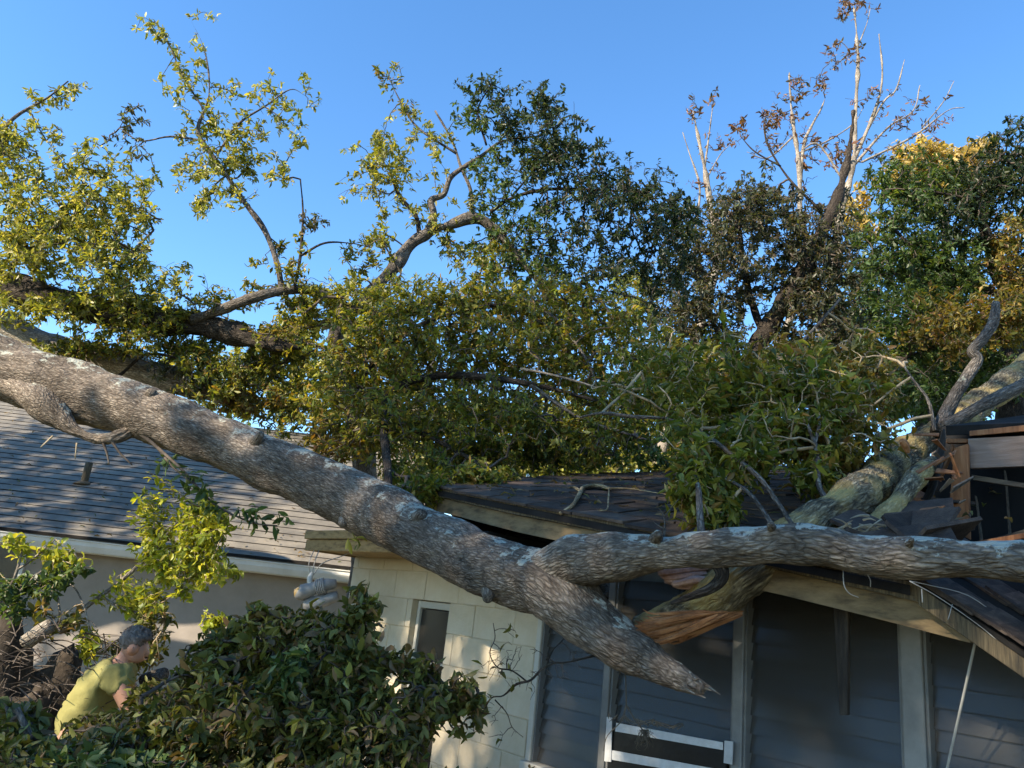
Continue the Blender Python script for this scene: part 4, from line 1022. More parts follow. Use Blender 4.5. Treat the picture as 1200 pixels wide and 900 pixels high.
# central tree above the ridge
CT = 7.6
plant('broken_top_tree', 'crooked branched crown of dark and sunlit leaves rising against the sky over the ridge', 'tree', (-1.3, 8.9, 0),
      [('trunk', [('w', -1.3, 8.9, -.2, .16), ('w', -1.5, 8.6, 3.0, .14), (395, 400, CT + .2, 10), (430, 350, CT, 9), (462, 312, CT, 8), (480, 288, CT, 7.5), (500, 273, CT, 6.8), (530, 263, CT, 6), (558, 256, CT, 5.6), (578, 268, CT, 4.6), (600, 292, CT, 5.5), (622, 318, CT, 5), (650, 350, CT, 4.5), (690, 385, CT, 3)], 20, 'bark_grey'),
       ('branch', [(492, 276, CT, 6), (487, 252, CT, 4.5), (472, 235, CT, 4), (463, 218, CT, 3), (455, 195, CT, 1.5)], 8, 'bark_dark'),
       ('branch', [(500, 272, CT, 6.5), (508, 252, CT, 6), (505, 235, CT, 5.5), (520, 228, CT, 5), (528, 208, CT, 4.5), (545, 195, CT, 4), (565, 182, CT, 4), (590, 165, CT, 3), (630, 160, CT, 2)], 10, 'bark_grey'),
       ('branch', [(552, 255, CT, 4), (552, 225, CT, 3.5), (540, 195, CT, 3), (530, 165, CT, 2.4), (510, 130, CT, 1.5)], 8, 'bark_grey'),
       ('branch', [(535, 180, CT, 2.4), (490, 150, CT, 2), (470, 120, CT, 1.4), (455, 90, CT, .8)], 6, 'bark_grey'),
       ('branch', [(575, 248, CT, 3.5), (600, 232, CT, 3), (640, 222, CT, 3), (690, 222, CT, 2.5), (750, 225, CT, 1.5)], 8, 'bark_dark'),
       ('branch', [(600, 230, CT, 2.5), (625, 200, CT, 2), (650, 165, CT, 1.5), (640, 120, CT, 1)], 6, 'bark_dark'),
       ('branch', [(570, 170, CT, 2.2), (560, 130, CT, 1.8), (575, 100, CT, 1)], 6, 'bark_dark')],
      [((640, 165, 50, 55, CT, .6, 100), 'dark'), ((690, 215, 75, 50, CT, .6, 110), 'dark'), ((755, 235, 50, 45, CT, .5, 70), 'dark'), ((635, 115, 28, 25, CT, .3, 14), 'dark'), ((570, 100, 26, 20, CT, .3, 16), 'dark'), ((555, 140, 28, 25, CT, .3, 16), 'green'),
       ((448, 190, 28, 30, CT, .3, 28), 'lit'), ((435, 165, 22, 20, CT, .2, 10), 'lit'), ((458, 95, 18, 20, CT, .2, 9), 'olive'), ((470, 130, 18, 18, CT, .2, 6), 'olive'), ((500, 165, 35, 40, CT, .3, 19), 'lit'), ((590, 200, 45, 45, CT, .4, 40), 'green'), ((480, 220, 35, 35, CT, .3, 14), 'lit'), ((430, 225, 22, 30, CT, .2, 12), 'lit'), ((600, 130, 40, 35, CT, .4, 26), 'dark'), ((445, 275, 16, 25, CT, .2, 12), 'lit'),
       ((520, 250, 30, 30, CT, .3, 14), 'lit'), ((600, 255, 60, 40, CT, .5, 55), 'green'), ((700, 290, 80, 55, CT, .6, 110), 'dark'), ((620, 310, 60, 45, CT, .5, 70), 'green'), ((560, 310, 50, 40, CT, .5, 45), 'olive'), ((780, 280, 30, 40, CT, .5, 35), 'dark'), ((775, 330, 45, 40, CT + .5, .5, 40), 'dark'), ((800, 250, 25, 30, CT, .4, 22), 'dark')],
      .064, 13, 'bark_grey', rmin=.0020, maxr=.014, twigmat=M['twigdark'])
# olive crown hanging over the left part of the roof
plant('crown', None, None, None,
      [('limb', [(452, 602, 4.75, 8), (455, 560, 5.2, 7), (450, 500, 5.8, 7), (455, 460, 6.1, 7), (520, 440, 6.1, 7), (620, 450, 6.0, 5), (700, 470, 6.0, 3)], 14, 'bark_dark'),
       ('branch', [(420, 450, 6.3, 6), (460, 400, 6.3, 5), (520, 370, 6.4, 4), (600, 355, 6.4, 3), (690, 350, 6.5, 2)], 8, 'bark_dark'),
       ('branch', [(420, 452, 6.3, 6), (460, 490, 6.0, 5), (520, 520, 5.7, 4), (570, 550, 5.5, 3), (590, 575, 5.4, 1.5)], 8, 'bark_dark'),
       ('branch', [(600, 345, 6.3, 4), (640, 365, 6.2, 4), (680, 410, 6.1, 3), (700, 450, 6.0, 2)], 8, 'bark_grey'),
       ('branch', [(610, 432, 5.8, 2.5), (650, 440, 5.7, 2), (700, 455, 5.7, 1.5), (720, 470, 5.7, 1)], 6, 'bark_pale'),
       ('branch', [(620, 450, 6.0, 4), (680, 490, 5.9, 3), (740, 510, 5.8, 2)], 8, 'bark_grey')],
      [((450, 400, 75, 55, 6.4, .6, 130), 'olive'), ((540, 400, 90, 55, 6.4, .6, 150), 'olive'), ((620, 390, 80, 60, 6.4, .6, 140), 'olive'), ((700, 420, 80, 70, 6.4, .6, 150), 'olive'), ((480, 490, 85, 60, 6.0, .6, 170), 'olive'),
       ((580, 500, 85, 55, 5.9, .5, 160), 'olive'), ((670, 510, 70, 40, 6.0, .5, 110), 'olive'), ((410, 460, 60, 50, 6.4, .5, 90), 'olive'), ((500, 560, 55, 35, 5.5, .3, 70), 'olive'), ((575, 565, 32, 28, 5.2, .25, 55), 'olive'), ((540, 570, 45, 24, 4.95, .2, 60), 'olive'), ((500, 575, 30, 20, 4.8, .15, 30), 'olive'),
       ((400, 350, 55, 30, 6.6, .4, 55), 'lit'), ((340, 345, 45, 24, 6.7, .3, 28), 'olive'), ((330, 400, 50, 30, 6.8, .4, 40), 'olive'), ((425, 300, 35, 28, 6.9, .3, 20), 'olive'), ((480, 345, 60, 28, 6.6, .5, 60), 'lit'), ((560, 350, 70, 30, 6.6, .5, 70), 'olive'), ((660, 350, 60, 35, 6.6, .5, 60), 'olive'), ((750, 520, 45, 30, 6.2, .4, 40), 'green'), ((560, 535, 60, 26, 6.3, .4, 80), 'olive'), ((660, 535, 70, 22, 6.6, .4, 80), 'green'), ((740, 480, 60, 45, 6.6, .5, 80), 'olive'), ((640, 440, 120, 60, 6.9, .4, 120), 'olive'), ((500, 440, 110, 60, 6.9, .4, 110), 'olive'), ((390, 520, 45, 30, 6.2, .3, 45), 'amber')],
      .058, 13, 'bark_dark', rmin=.0018, maxr=.014, twigmat=M['twigdark'], into=ft, individuals=240)
# dusky tree behind
DT = 10.5
plant('dusky_tree', 'dusky purple brown leaved tree with leaning dark trunk behind the roof ridge', 'tree', (2.9, 11.2, 0),
      [('trunk', [('w', 2.9, 11.2, -.2, .18), ('w', 2.9, 11.0, 3.0, .17), (872, 450, DT, 13), (900, 385, DT, 12), (930, 335, DT, 11), (955, 290, DT, 9), (978, 240, DT, 8), (990, 200, DT, 4), (997, 165, DT, 2.4), (1000, 130, DT, 1.0)], 16, 'bark_dark'),
       ('limb', [(895, 395, DT, 7), (880, 350, DT, 6), (870, 300, DT, 5), (865, 250, DT, 3)], 10, 'bark_dark'),
       ('limb', [(880, 435, DT, 6), (845, 395, DT, 5), (825, 350, DT, 4), (815, 310, DT, 2.5)], 10, 'bark_dark'),
       ('branch', [(960, 245, DT - .1, 3), (925, 210, DT, 2.4), (900, 170, DT, 1.8), (895, 140, DT, 1)], 6, 'bark_dark'),
       ('branch', [(915, 195, DT, 2), (885, 178, DT, 1.4), (868, 160, DT, .8)], 6, 'bark_dark')],
      [((880, 245, 50, 42, DT, .8, 120), 'dusky'), ((830, 290, 45, 45, DT, .8, 100), 'dusky'), ((900, 310, 55, 50, DT, .8, 110), 'dusky'), ((830, 370, 55, 55, DT, .8, 120), 'dusky'), ((950, 360, 50, 60, DT, .8, 130), 'dusky'),
       ((935, 270, 45, 40, DT, .8, 60), 'dusky'), ((985, 300, 40, 60, DT, .8, 100), 'dusky'), ((985, 390, 40, 45, DT, .8, 60), 'dusky'), ((790, 350, 35, 60, DT, .8, 60), 'dusky'), ((900, 150, 12, 12, DT, .2, 4), 'rust'), ((870, 148, 10, 8, DT, .2, 3), 'rust'), ((800, 420, 60, 40, DT, .8, 70), 'olive'), ((945, 420, 70, 30, DT, .8, 70), 'dusky')],
      .088, 14, 'bark_dark', individuals=120, rmin=.003, maxr=.02, twigmat=M['twigdark'], wr=.32)
# green tree on the right
GT = 8.4
plant('dark_green_tree', 'broad dark green tree crowding over the broken roof corner', 'tree', (6.0, 8.8, 0),
      [('trunk', [('w', 6.0, 8.8, -.2, .2), ('w', 5.9, 8.8, 3.2, .18), (1190, 380, GT + .3, 14), (1170, 320, GT + .2, 10), (1150, 260, GT, 7), (1140, 210, GT, 4)], 16, 'bark_dark'),
       ('limb', [(1180, 350, GT + .2, 8), (1120, 320, GT, 6), (1070, 290, GT, 4), (1040, 260, GT, 2)], 10, 'bark_dark'),
       ('branch', [(1165, 300, GT, 5), (1140, 240, GT - .3, 3), (1100, 226, GT - .3, 2.2), (1060, 222, GT - .3, 1.2)], 8, 'bark_dark'),
       ('branch', [(1185, 370, GT, 6), (1110, 400, GT - .6, 4), (1060, 420, GT - .8, 2.5)], 8, 'bark_dark')],
      [((1075, 225, 60, 50, GT, .6, 150), 'green'), ((1130, 245, 60, 45, GT, .6, 130), 'dark'), ((1175, 200, 45, 45, GT, .6, 100), 'dark'), ((1055, 300, 55, 50, GT, .6, 130), 'green'), ((1120, 320, 60, 50, GT, .6, 120), 'green'), ((1180, 300, 40, 55, GT, .6, 90), 'amber'),
       ((1060, 380, 60, 50, GT - .4, .6, 120), 'green'), ((1130, 380, 60, 45, GT - 1, .5, 110), 'amber'), ((1185, 370, 45, 40, GT - 1, .5, 70), 'amber'), ((1050, 450, 55, 40, GT - .8, .5, 100), 'green'), ((1150, 440, 60, 40, GT - .2, .5, 90), 'green'), ((1215, 250, 40, 120, GT, .5, 120), 'dark'), ((1190, 155, 22, 18, GT, .3, 14), 'dark'), ((1310, 250, 80, 110, GT, .8, 50), 'green'), ((1330, 420, 80, 60, GT, .6, 35), 'amber')],
      .072, 14, 'bark_dark', rmin=.0022, maxr=.018, twigmat=M['twigdark'])
# far trees
plant('yellow_autumn_tree', 'sunlit golden yellow autumn tree peeping over the dark green tree', 'tree', (9.6, 16.5, 0),
      [('trunk', [('w', 9.6, 16.5, -.2, .2), ('w', 9.5, 16.3, 5, .18), (1110, 300, 16, 6), (1100, 230, 16, 4), (1095, 180, 16, 2)], 10, 'bark_grey')],
      [((1090, 185, 45, 22, 16, .8, 70), 'yellow'), ((1120, 205, 50, 25, 16, .8, 70), 'yellow'), ((1050, 210, 30, 25, 16, .8, 35), 'yellow'), ((1150, 180, 25, 20, 16, .6, 25), 'yellow'), ((1000, 250, 30, 30, 15, .6, 30), 'yellow')],
      .15, 12, 'bark_grey', individuals=60, rmin=.004, maxr=.03, wr=.4)
def bare_tree(label, base, paths, blobs, Yb, mat='bark_pale', pal='rust'):
    pts = [('trunk', paths[0], 10, mat)] + [('branch', p, 6, mat) for p in paths[1:]]
    return plant('bare_tree', label, 'tree', base, pts, [(b_, pal) for b_ in blobs], .12, 7, 'bark_grey', group='thin bare trees behind the house', individuals=60, rmin=.004, maxr=.012, bare=.45, twigmat=M['twigdark'], wr=.34)
BT = 13.5
bare_tree('tallest thin bare tree with a tuft of pale leaves at its tip', (5.6, 13.9, 0),
  [[('w', 5.6, 13.9, -.2, .16), ('w', 5.6, 13.8, 4.0, .14), (975, 330, BT, 6), (985, 250, BT, 4.5), (1000, 190, BT, 3.2), (1003, 130, BT, 2.6), (1005, 70, BT, 2), (1003, 30, BT, 1.4), (1000, 5, BT, 1)],
   [(1000, 190, BT, 4), (1025, 130, BT, 3), (1034, 90, BT, 2), (1030, 40, BT, 1)], [(1010, 165, BT, 2.5), (1035, 120, BT, 2), (1050, 105, BT, 1.5), (1060, 70, BT, .8)],
   [(995, 200, BT, 3), (1040, 150, BT, 2), (1070, 130, BT, 1.4), (1078, 100, BT, .8)], [(1010, 190, BT, 2.5), (1070, 160, BT, 2), (1110, 130, BT, 1.2), (1130, 126, BT, .6)], [(1080, 150, BT, 1.5), (1105, 120, BT, 1), (1118, 95, BT, .5)],
   [(990, 215, BT, 2.4), (960, 170, BT, 2), (940, 175, BT, 1.2)], [(1003, 60, BT, 1.5), (1015, 30, BT, 1), (1020, 10, BT, .6)]],
  [(1000, 8, 22, 10, BT, .4, 16), (985, 55, 22, 14, BT, .3, 9), (1010, 180, 35, 20, BT, .4, 14), (1050, 130, 55, 40, BT, .3, 10), (980, 100, 40, 40, BT, .3, 7), (1080, 150, 40, 25, BT, .3, 6)], BT, 'bark_pale')
bare_tree('pale white barked thin tree beside the dusky tree, forked near its top', (4.4, 14.4, 0),
  [[('w', 4.4, 14.4, -.2, .13), ('w', 4.4, 14.3, 4.5, .11), (940, 330, 14, 4.5), (938, 250, 14, 3.6), (936, 190, 14, 3), (930, 150, 14, 2.2), (926, 110, 14, 2), (925, 85, 14, 1.2)],
   [(937, 215, 14, 4), (942, 170, 14, 3.5), (950, 150, 14, 2.5), (962, 128, 14, 1.4), (967, 115, 14, .8)], [(935, 180, 14, 2), (970, 165, 14, 1.6), (1000, 145, 14, 1), (1012, 125, 14, .6)], [(930, 160, 14, 1.6), (900, 185, 14, 1.2), (875, 178, 14, .7)]],
  [(950, 98, 20, 20, 14, .4, 14), (915, 130, 18, 16, 14, .3, 8), (900, 175, 20, 12, 14, .3, 5), (955, 190, 30, 40, 14, .4, 16), (925, 130, 35, 40, 14, .3, 9)], 14)
bare_tree('short thin bare tree left of the dusky tree with sparse reddish leaves', (2.7, 13.8, 0),
  [[('w', 2.7, 13.8, -.2, .12), ('w', 2.75, 13.7, 4.2, .1), (838, 320, BT, 5), (832, 240, BT, 4), (826, 200, BT, 3), (818, 160, BT, 2), (812, 130, BT, 1)],
   [(815, 270, BT, 2.4), (820, 220, BT, 2), (808, 180, BT, 1.4), (800, 155, BT, .8)], [(826, 195, BT, 2), (832, 150, BT, 1.4), (836, 118, BT, .8)], [(828, 210, BT, 1.5), (845, 180, BT, 1), (862, 165, BT, .6)]],
  [(834, 112, 8, 8, BT, .2, 4), (812, 130, 8, 10, BT, .2, 3), (858, 162, 12, 8, BT, .2, 5), (825, 205, 20, 25, BT, .2, 8), (825, 150, 25, 30, BT, .2, 6)], BT)
# sunlit trees farther back that show through the gaps
for i, (lab, x0, Yf, blobs, pal) in enumerate((
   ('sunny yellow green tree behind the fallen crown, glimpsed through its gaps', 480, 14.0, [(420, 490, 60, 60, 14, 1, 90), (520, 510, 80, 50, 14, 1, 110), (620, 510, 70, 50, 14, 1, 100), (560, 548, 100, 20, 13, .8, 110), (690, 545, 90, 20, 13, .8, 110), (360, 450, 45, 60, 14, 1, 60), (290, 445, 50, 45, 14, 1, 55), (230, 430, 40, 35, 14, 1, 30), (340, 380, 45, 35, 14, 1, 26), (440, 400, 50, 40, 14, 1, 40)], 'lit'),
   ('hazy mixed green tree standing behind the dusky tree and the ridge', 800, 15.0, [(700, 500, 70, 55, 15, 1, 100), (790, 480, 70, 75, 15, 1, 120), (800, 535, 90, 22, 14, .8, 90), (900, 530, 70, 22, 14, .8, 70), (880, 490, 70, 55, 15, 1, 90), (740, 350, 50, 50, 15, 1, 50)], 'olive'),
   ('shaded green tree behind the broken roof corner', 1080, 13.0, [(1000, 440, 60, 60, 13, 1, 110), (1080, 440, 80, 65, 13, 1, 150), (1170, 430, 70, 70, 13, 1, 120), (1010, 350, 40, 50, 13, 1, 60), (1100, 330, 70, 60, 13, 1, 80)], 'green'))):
    b0 = P(x0, 640, Yf)
    plant('background_tree', lab, 'tree', (b0.x, Yf, 0), [('trunk', [('w', b0.x, Yf, -.2, .2), ('w', b0.x, Yf, 2.5, .18), (x0, 520, Yf, 9), (x0 + 20, 450, Yf, 6), (x0 + 30, 400, Yf, 3)], 10, 'bark_grey')],
          [(b_, pal) for b_ in blobs], .125, 13, 'bark_grey', individuals=40, rmin=.004, maxr=.03, twigmat=M['twigdark'], wr=.38)

# ------------------------------------------------------------------ lower left: sapling, sprays, shrub pile, brush, person
plant('lime_sapling', 'sunlit lime green leafy branch sprawling in front of the mauve wall', 'branch', P(60, 755, 5.6),
      [('branch', [(38, 752, 5.6, 5), (60, 742, 5.6, 4), (105, 708, 5.6, 3.4), (140, 682, 5.6, 3), (170, 655, 5.6, 2.6), (205, 615, 5.6, 2), (225, 590, 5.6, 1)], 8, 'bark_pale'),
       ('branch', [(150, 672, 5.6, 2), (195, 650, 5.6, 1.8), (240, 625, 5.6, 1.4), (270, 600, 5.6, .8)], 6, 'bark_pale'),
       ('branch', [(60, 742, 5.6, 2.6), (70, 725, 5.5, 2), (68, 700, 5.5, 1.2)], 6, 'bark_pale'),
       ('branch', [(120, 700, 5.6, 2), (150, 715, 5.6, 1.6), (190, 720, 5.6, 1)], 6, 'bark_pale')],
      [((240, 615, 36, 32, 5.6, .25, 80), 'lime'), ((200, 660, 42, 36, 5.6, .25, 80), 'lime'), ((250, 655, 34, 32, 5.6, .25, 60), 'lime'), ((165, 700, 35, 28, 5.6, .25, 40), 'lime'), ((175, 635, 20, 22, 5.6, .2, 14), 'lime'),
       ((175, 740, 35, 35, 5.7, .3, 40), 'shrub'), ((150, 770, 40, 25, 5.8, .3, 30), 'shrub'), ((185, 590, 22, 25, 5.6, .2, 14), 'lime')],
      .062, 9, 'bark_pale', rmin=.0016, maxr=.008, twigmat=M['twig'], wr=.40, dens=.62)
plant('arching_spray', 'arching spray of round yellow green leaves against the white gutter', 'branch', P(15, 680, 5.4),
      [('branch', [(-20, 720, 5.4, 3), (10, 690, 5.4, 2.4), (22, 662, 5.4, 2), (26, 640, 5.4, 1)], 6, 'bark_pale'), ('branch', [(20, 668, 5.4, 2), (42, 652, 5.4, 1.6), (65, 632, 5.4, .8)], 6, 'bark_pale'),
       ('branch', [(0, 700, 5.4, 2), (40, 675, 5.4, 1.6), (65, 658, 5.4, 1.2), (88, 642, 5.4, .7)], 6, 'bark_pale'), ('branch', [(20, 690, 5.4, 2), (75, 680, 5.4, 1.4), (100, 715, 5.4, 1.2), (106, 770, 5.4, .8)], 6, 'bark_pale')],
      [((20, 640, 18, 14, 5.4, .1, 9), 'lime'), ((65, 655, 24, 12, 5.4, .1, 18), 'lime'), ((105, 755, 7, 22, 5.4, .08, 14), 'lime'), ((55, 685, 40, 18, 5.4, .2, 26), 'green'), ((15, 700, 25, 20, 5.4, .2, 18), 'green'), ((95, 665, 20, 8, 5.4, .1, 6), 'green'), ((60, 725, 35, 18, 5.5, .2, 14), 'shrub')],
      .058, 8, 'bark_pale', rmin=.0016, maxr=.006, twigmat=M['twig'], wr=.5)
plant('green_creeper', 'small bright green creeper sprig on the sunlit mauve wall', 'plant', P(262, 760, 7.0) - Vector((0, 0, .5)),
      [('stem', [(275, 790, 7.0, 1.6), (265, 750, 7.0, 1.4), (255, 728, 7.0, 1), (238, 715, 7.0, .6)], 6, 'bark_grey')],
      [((252, 728, 16, 12, 7.0, .1, 22), 'lime')], .05, 7, 'bark_grey', rmin=.0015, maxr=.005, wr=.55, individuals=100)

SH = [(0, 905), (0, 0)]
plant('shrub_pile', 'big dark green pile of leafy branches heaped below the narrow window', 'shrub', P(320, 900, 3.5) - Vector((0, 0, P(320, 900, 3.5).z)),
      [('stem', [('w', P(330, 900, 3.5).x, 3.5, -.05, .03), (330, 930, 3.5, 7), (325, 850, 3.5, 6), (320, 790, 3.5, 4), (325, 730, 3.5, 2)], 8, 'bark_grey'),
       ('stem', [('w', P(360, 900, 3.5).x, 3.5, -.05, .03), (370, 930, 3.5, 7), (400, 840, 3.5, 5), (415, 760, 3.5, 3), (425, 690, 3.5, 1.2)], 8, 'bark_grey'),
       ('stem', [('w', P(250, 900, 3.4).x, 3.4, -.05, .03), (240, 940, 3.4, 7), (200, 900, 3.4, 5), (150, 890, 3.4, 3), (80, 890, 3.3, 2)], 8, 'bark_grey'),
       ('stem', [('w', P(420, 900, 3.5).x, 3.5, -.05, .03), (440, 930, 3.5, 6), (490, 850, 3.5, 4), (530, 810, 3.5, 3), (560, 800, 3.5, 1.5)], 8, 'bark_dark'),
       ('stem', [('w', P(60, 900, 3.2).x, 3.2, -.05, .03), (50, 950, 3.2, 6), (40, 880, 3.2, 4), (20, 830, 3.2, 2)], 8, 'bark_grey')],
      [((320, 775, 75, 45, 3.6, .25, 190), 'shrub'), ((250, 800, 60, 45, 3.6, .25, 130), 'shrub'), ((390, 790, 70, 60, 3.5, .25, 200), 'shrub'), ((320, 850, 110, 60, 3.4, .3, 260), 'shrub'), ((440, 850, 75, 55, 3.4, .25, 190), 'shrub'),
       ((215, 865, 75, 40, 3.5, .3, 140), 'shrub'), ((80, 890, 80, 25, 3.3, .3, 110), 'shrub'), ((105, 866, 50, 14, 4.2, .2, 34), 'shrub'), ((185, 815, 28, 20, 4.5, .15, 28), 'shrub'), ((120, 850, 45, 12, 4.4, .15, 30), 'shrub'), ((165, 822, 16, 14, 4.5, .1, 14), 'shrub'), ((330, 730, 45, 12, 3.6, .12, 14), 'shrub'), ((275, 750, 40, 14, 3.6, .12, 14), 'shrub'), ((480, 775, 30, 16, 3.5, .1, 12), 'shrub'), ((165, 850, 30, 25, 3.9, .2, 20), 'shrub'), ((20, 850, 35, 28, 3.4, .2, 45), 'shrub'), ((20, 890, 60, 30, 3.1, .2, 60), 'shrub'), ((415, 715, 22, 22, 3.5, .1, 16), 'shrub'), ((370, 735, 38, 20, 3.6, .15, 36), 'shrub'), ((300, 730, 25, 14, 3.6, .1, 18), 'shrub'),
       ((495, 800, 30, 30, 3.5, .15, 36), 'shrub'), ((545, 825, 20, 30, 3.45, .1, 18), 'shrub'), ((350, 920, 220, 35, 3.2, .3, 220), 'shrub'), ((330, 790, 40, 20, 3.3, .1, 24), 'green'), ((130, 900, 90, 14, 3.0, .1, 40), 'green')],
      .057, 12, 'bark_grey', 'leaf_thick', rmin=.0022, maxr=.010, twigmat=M['twigdark'], wr=.38, droop=.25, dens=.62)
# dry orange leaves caught on the pile
e = empty('dry_leaf_cluster', P(272, 752, 3.62)); tag(e, 'small cluster of sunlit orange brown dry leaves caught on top of the shrub pile', 'dry leaves')
o = tube_obj('twig', [simple_tube([(282, 775, 3.6, 1.4), (276, 755, 3.62, 1.2), (270, 735, 3.64, .8)], 6)], M['twig']); wpar(o, e)
PAL['dryorange'] = [(.42, .17, .05), (.34, .13, .05), (.5, .26, .10)]
foliage(e, [rosette(np.array(P(274, 738, 3.62)), np.array([-.2, -.5, .3]), 7, .075, 'dryorange', .4), rosette(np.array(P(270, 754, 3.62)), np.array([-.3, -.5, .1]), 5, .06, 'dryorange', .4)], M['leaf'], 20, .5)

# brush and uprooted soil behind the person on the left
rb = empty('root_mound', (P(20, 800, 5.6).x, 5.6, 0)); tag(rb, 'dark mound of uprooted soil and tangled dead brush left of the crouching person', 'mound')
v, f = [], []
c0 = Vector((P(10, 800, 5.7).x, 5.75, 0)); hz = P(30, 745, 5.7).z
n1, n2 = 48, 24
for i in range(n2 + 1):
    for j in range(n1):
        ph = math.pi / 2 * i / n2; th = 2 * math.pi * j / n1
        d = Vector((math.cos(ph) * math.cos(th), math.cos(ph) * math.sin(th), math.sin(ph)))
        k = 1 + .28 * mn.noise(d * 2.2) + .12 * mn.noise(d * 6) + .06 * mn.noise(d * 15)
        v.append((d.x * .62 * k, d.y * .5 * k, d.z * hz * k * .96 - .05))
for i in range(n2):
    for j in range(n1): f.append((i * n1 + j, i * n1 + (j + 1) % n1, (i + 1) * n1 + (j + 1) % n1, (i + 1) * n1 + j))
mo = obj('soil', mesh('soil', [Vector(q) + c0 for q in v], f, M['soil'], True)); wpar(mo, rb)
tb = []
for k in range(150):
    x = rng.uniform(-20, 150); y = rng.uniform(735, 835); Y = rng.uniform(4.9, 5.5); a = rng.uniform(0, 2 * math.pi); L = rng.uniform(15, 55)
    pts = [P(x, y, Y), P(x + L * .5 * math.cos(a), y + L * .35 * math.sin(a) - 4, Y + .1), P(x + L * math.cos(a), y + L * .6 * math.sin(a), Y + rng.uniform(-.2, .2))]
    r_ = rng.uniform(.002, .006); tb.append(tube_arrays([tuple(p) for p in pts], [r_, r_ * .8, r_ * .4], 6, 4, cap=False))
o = tube_obj('dead_brush', tb, M['twigdark']); o['kind'] = 'stuff'; wpar(o, rb)
cl = tube_obj('cut_log', [tube_arrays([tuple(P(170, 797, 5.3)), tuple(P(180, 793, 5.25)), tuple(P(192, 790, 5.2))], [.042, .042, .04], 14, 20, rough=.004)], M['bark_grey'])
tag(cl, 'short grey cut log in front of the crouching person', 'log')
cl2 = tube_obj('cut_log', [tube_arrays([tuple(P(32, 752, 5.3)), tuple(P(48, 740, 5.25)), tuple(P(60, 733, 5.25))], [.05, .05, .045], 14, 20, rough=.004)], M['bark_pale'])
tag(cl2, 'pale sunlit cut branch stump beside the lime green branch', 'log')

# dead bare twig from the stub, moss tuft, roof twig
plant('dead_twig', 'bare dead twig spreading from the forked trunk in front of the cream wall', 'twig', P(700, 768, 3.3),
      [('stem', [(708, 762, 3.3, 4), (697, 768, 3.3, 2.4), (665, 776, 3.35, 1.6), (650, 777, 3.37, 1.5), (635, 784, 3.4, 1.3), (622, 797, 3.43, 1.2), (605, 802, 3.45, 1.1), (590, 815, 3.5, .9), (576, 818, 3.5, .8), (566, 835, 3.5, .6)], 6, 'bark_dark'),
       ('stem', [(618, 799, 3.45, .9), (600, 786, 3.45, .8), (583, 782, 3.45, .7), (574, 765, 3.45, .5), (580, 748, 3.45, .4), (578, 730, 3.45, .3)], 6, 'bark_dark'), ('stem', [(640, 781, 3.4, .8), (648, 762, 3.4, .7), (661, 748, 3.4, .5), (668, 728, 3.4, .3)], 6, 'bark_dark'),
       ('stem', [(580, 820, 3.5, .8), (594, 836, 3.5, .6), (600, 852, 3.5, .5), (613, 864, 3.5, .3)], 6, 'bark_dark')],
      [((600, 770, 40, 30, 3.45, .12, 26), 'shrub'), ((650, 785, 35, 25, 3.4, .1, 16), 'shrub'), ((580, 840, 30, 30, 3.5, .1, 16), 'shrub')],
      .05, 1, 'bark_dark', rmin=.0008, maxr=.002, bare=.9, twigmat=M['twigdark'], individuals=60)
plant('dry_roof_twig', 'crooked peeled dry twig lying on the dark shingles', 'twig', P(675, 590, onroof(675, 590, .02)),
      [('stem', [rp(656, 602, .015, 2.2), rp(671, 592, .02, 2.6), rp(679, 579, .02, 2.8), rp(684, 571, .02, 2.6), rp(700, 569, .02, 2.2), rp(716, 573, .02, 1.4)], 8, 'bark_straw'), ('stem', [rp(681, 576, .02, 2), rp(673, 571, .03, 1.5), rp(667, 571, .03, .8)], 6, 'bark_straw'),
       ('stem', [rp(714, 570, .03, 1), rp(713, 585, .03, 1), rp(711, 597, .02, .8), rp(700, 598, .02, .5)], 6, 'bark_straw'), ('stem', [rp(712, 572, .03, 1.2), rp(740, 573, .03, .8), rp(785, 580, .02, .5)], 6, 'bark_straw')], [], .05, 0, 'bark_straw')
plant('upright_roof_twig', 'small forked dead twig standing on the fallen limb before the roof', 'twig', P(778, 628, 3.05),
      [('stem', [(778, 630, 3.04, 2), (779, 612, 3.05, 1.4), (775, 600, 3.06, 1), (768, 590, 3.07, .5)], 6, 'bark_grey'), ('stem', [(779, 605, 3.05, 1.2), (788, 594, 3.06, .8), (795, 585, 3.07, .4)], 6, 'bark_grey'), ('stem', [(778, 620, 3.04, .8), (766, 612, 3.03, .5), (760, 607, 3.02, .3)], 6, 'bark_grey')], [], .05, 0, 'bark_grey')
tb = []
for k in range(60):
    x, y = 755 + rng.normal() * 5, 866 + rng.normal() * 5; a = rng.uniform(0, 6.28); L = rng.uniform(5, 14)
    tb.append(tube_arrays([tuple(P(755 + rng.normal() * 3, 855, 3.42)), tuple(P(x, y, 3.42 + rng.normal() * .02)), tuple(P(x + L * .5 * math.cos(a), y + L * abs(math.sin(a)) * .8, 3.42 + rng.normal() * .02))], [.001, .0012, .0005], 5, 3, cap=False))
tb.append(simple_tube([(734, 826, 3.42, .9), (742, 840, 3.42, .8), (755, 858, 3.42, .8)], 5)); tb.append(simple_tube([(734, 826, 3.42, .9), (728, 845, 3.42, .7), (712, 862, 3.42, .5), (707, 880, 3.42, .4)], 5))
tb.append(simple_tube([(730, 752, 3.34, .7), (733, 790, 3.4, .6), (734, 828, 3.42, .7)], 5))
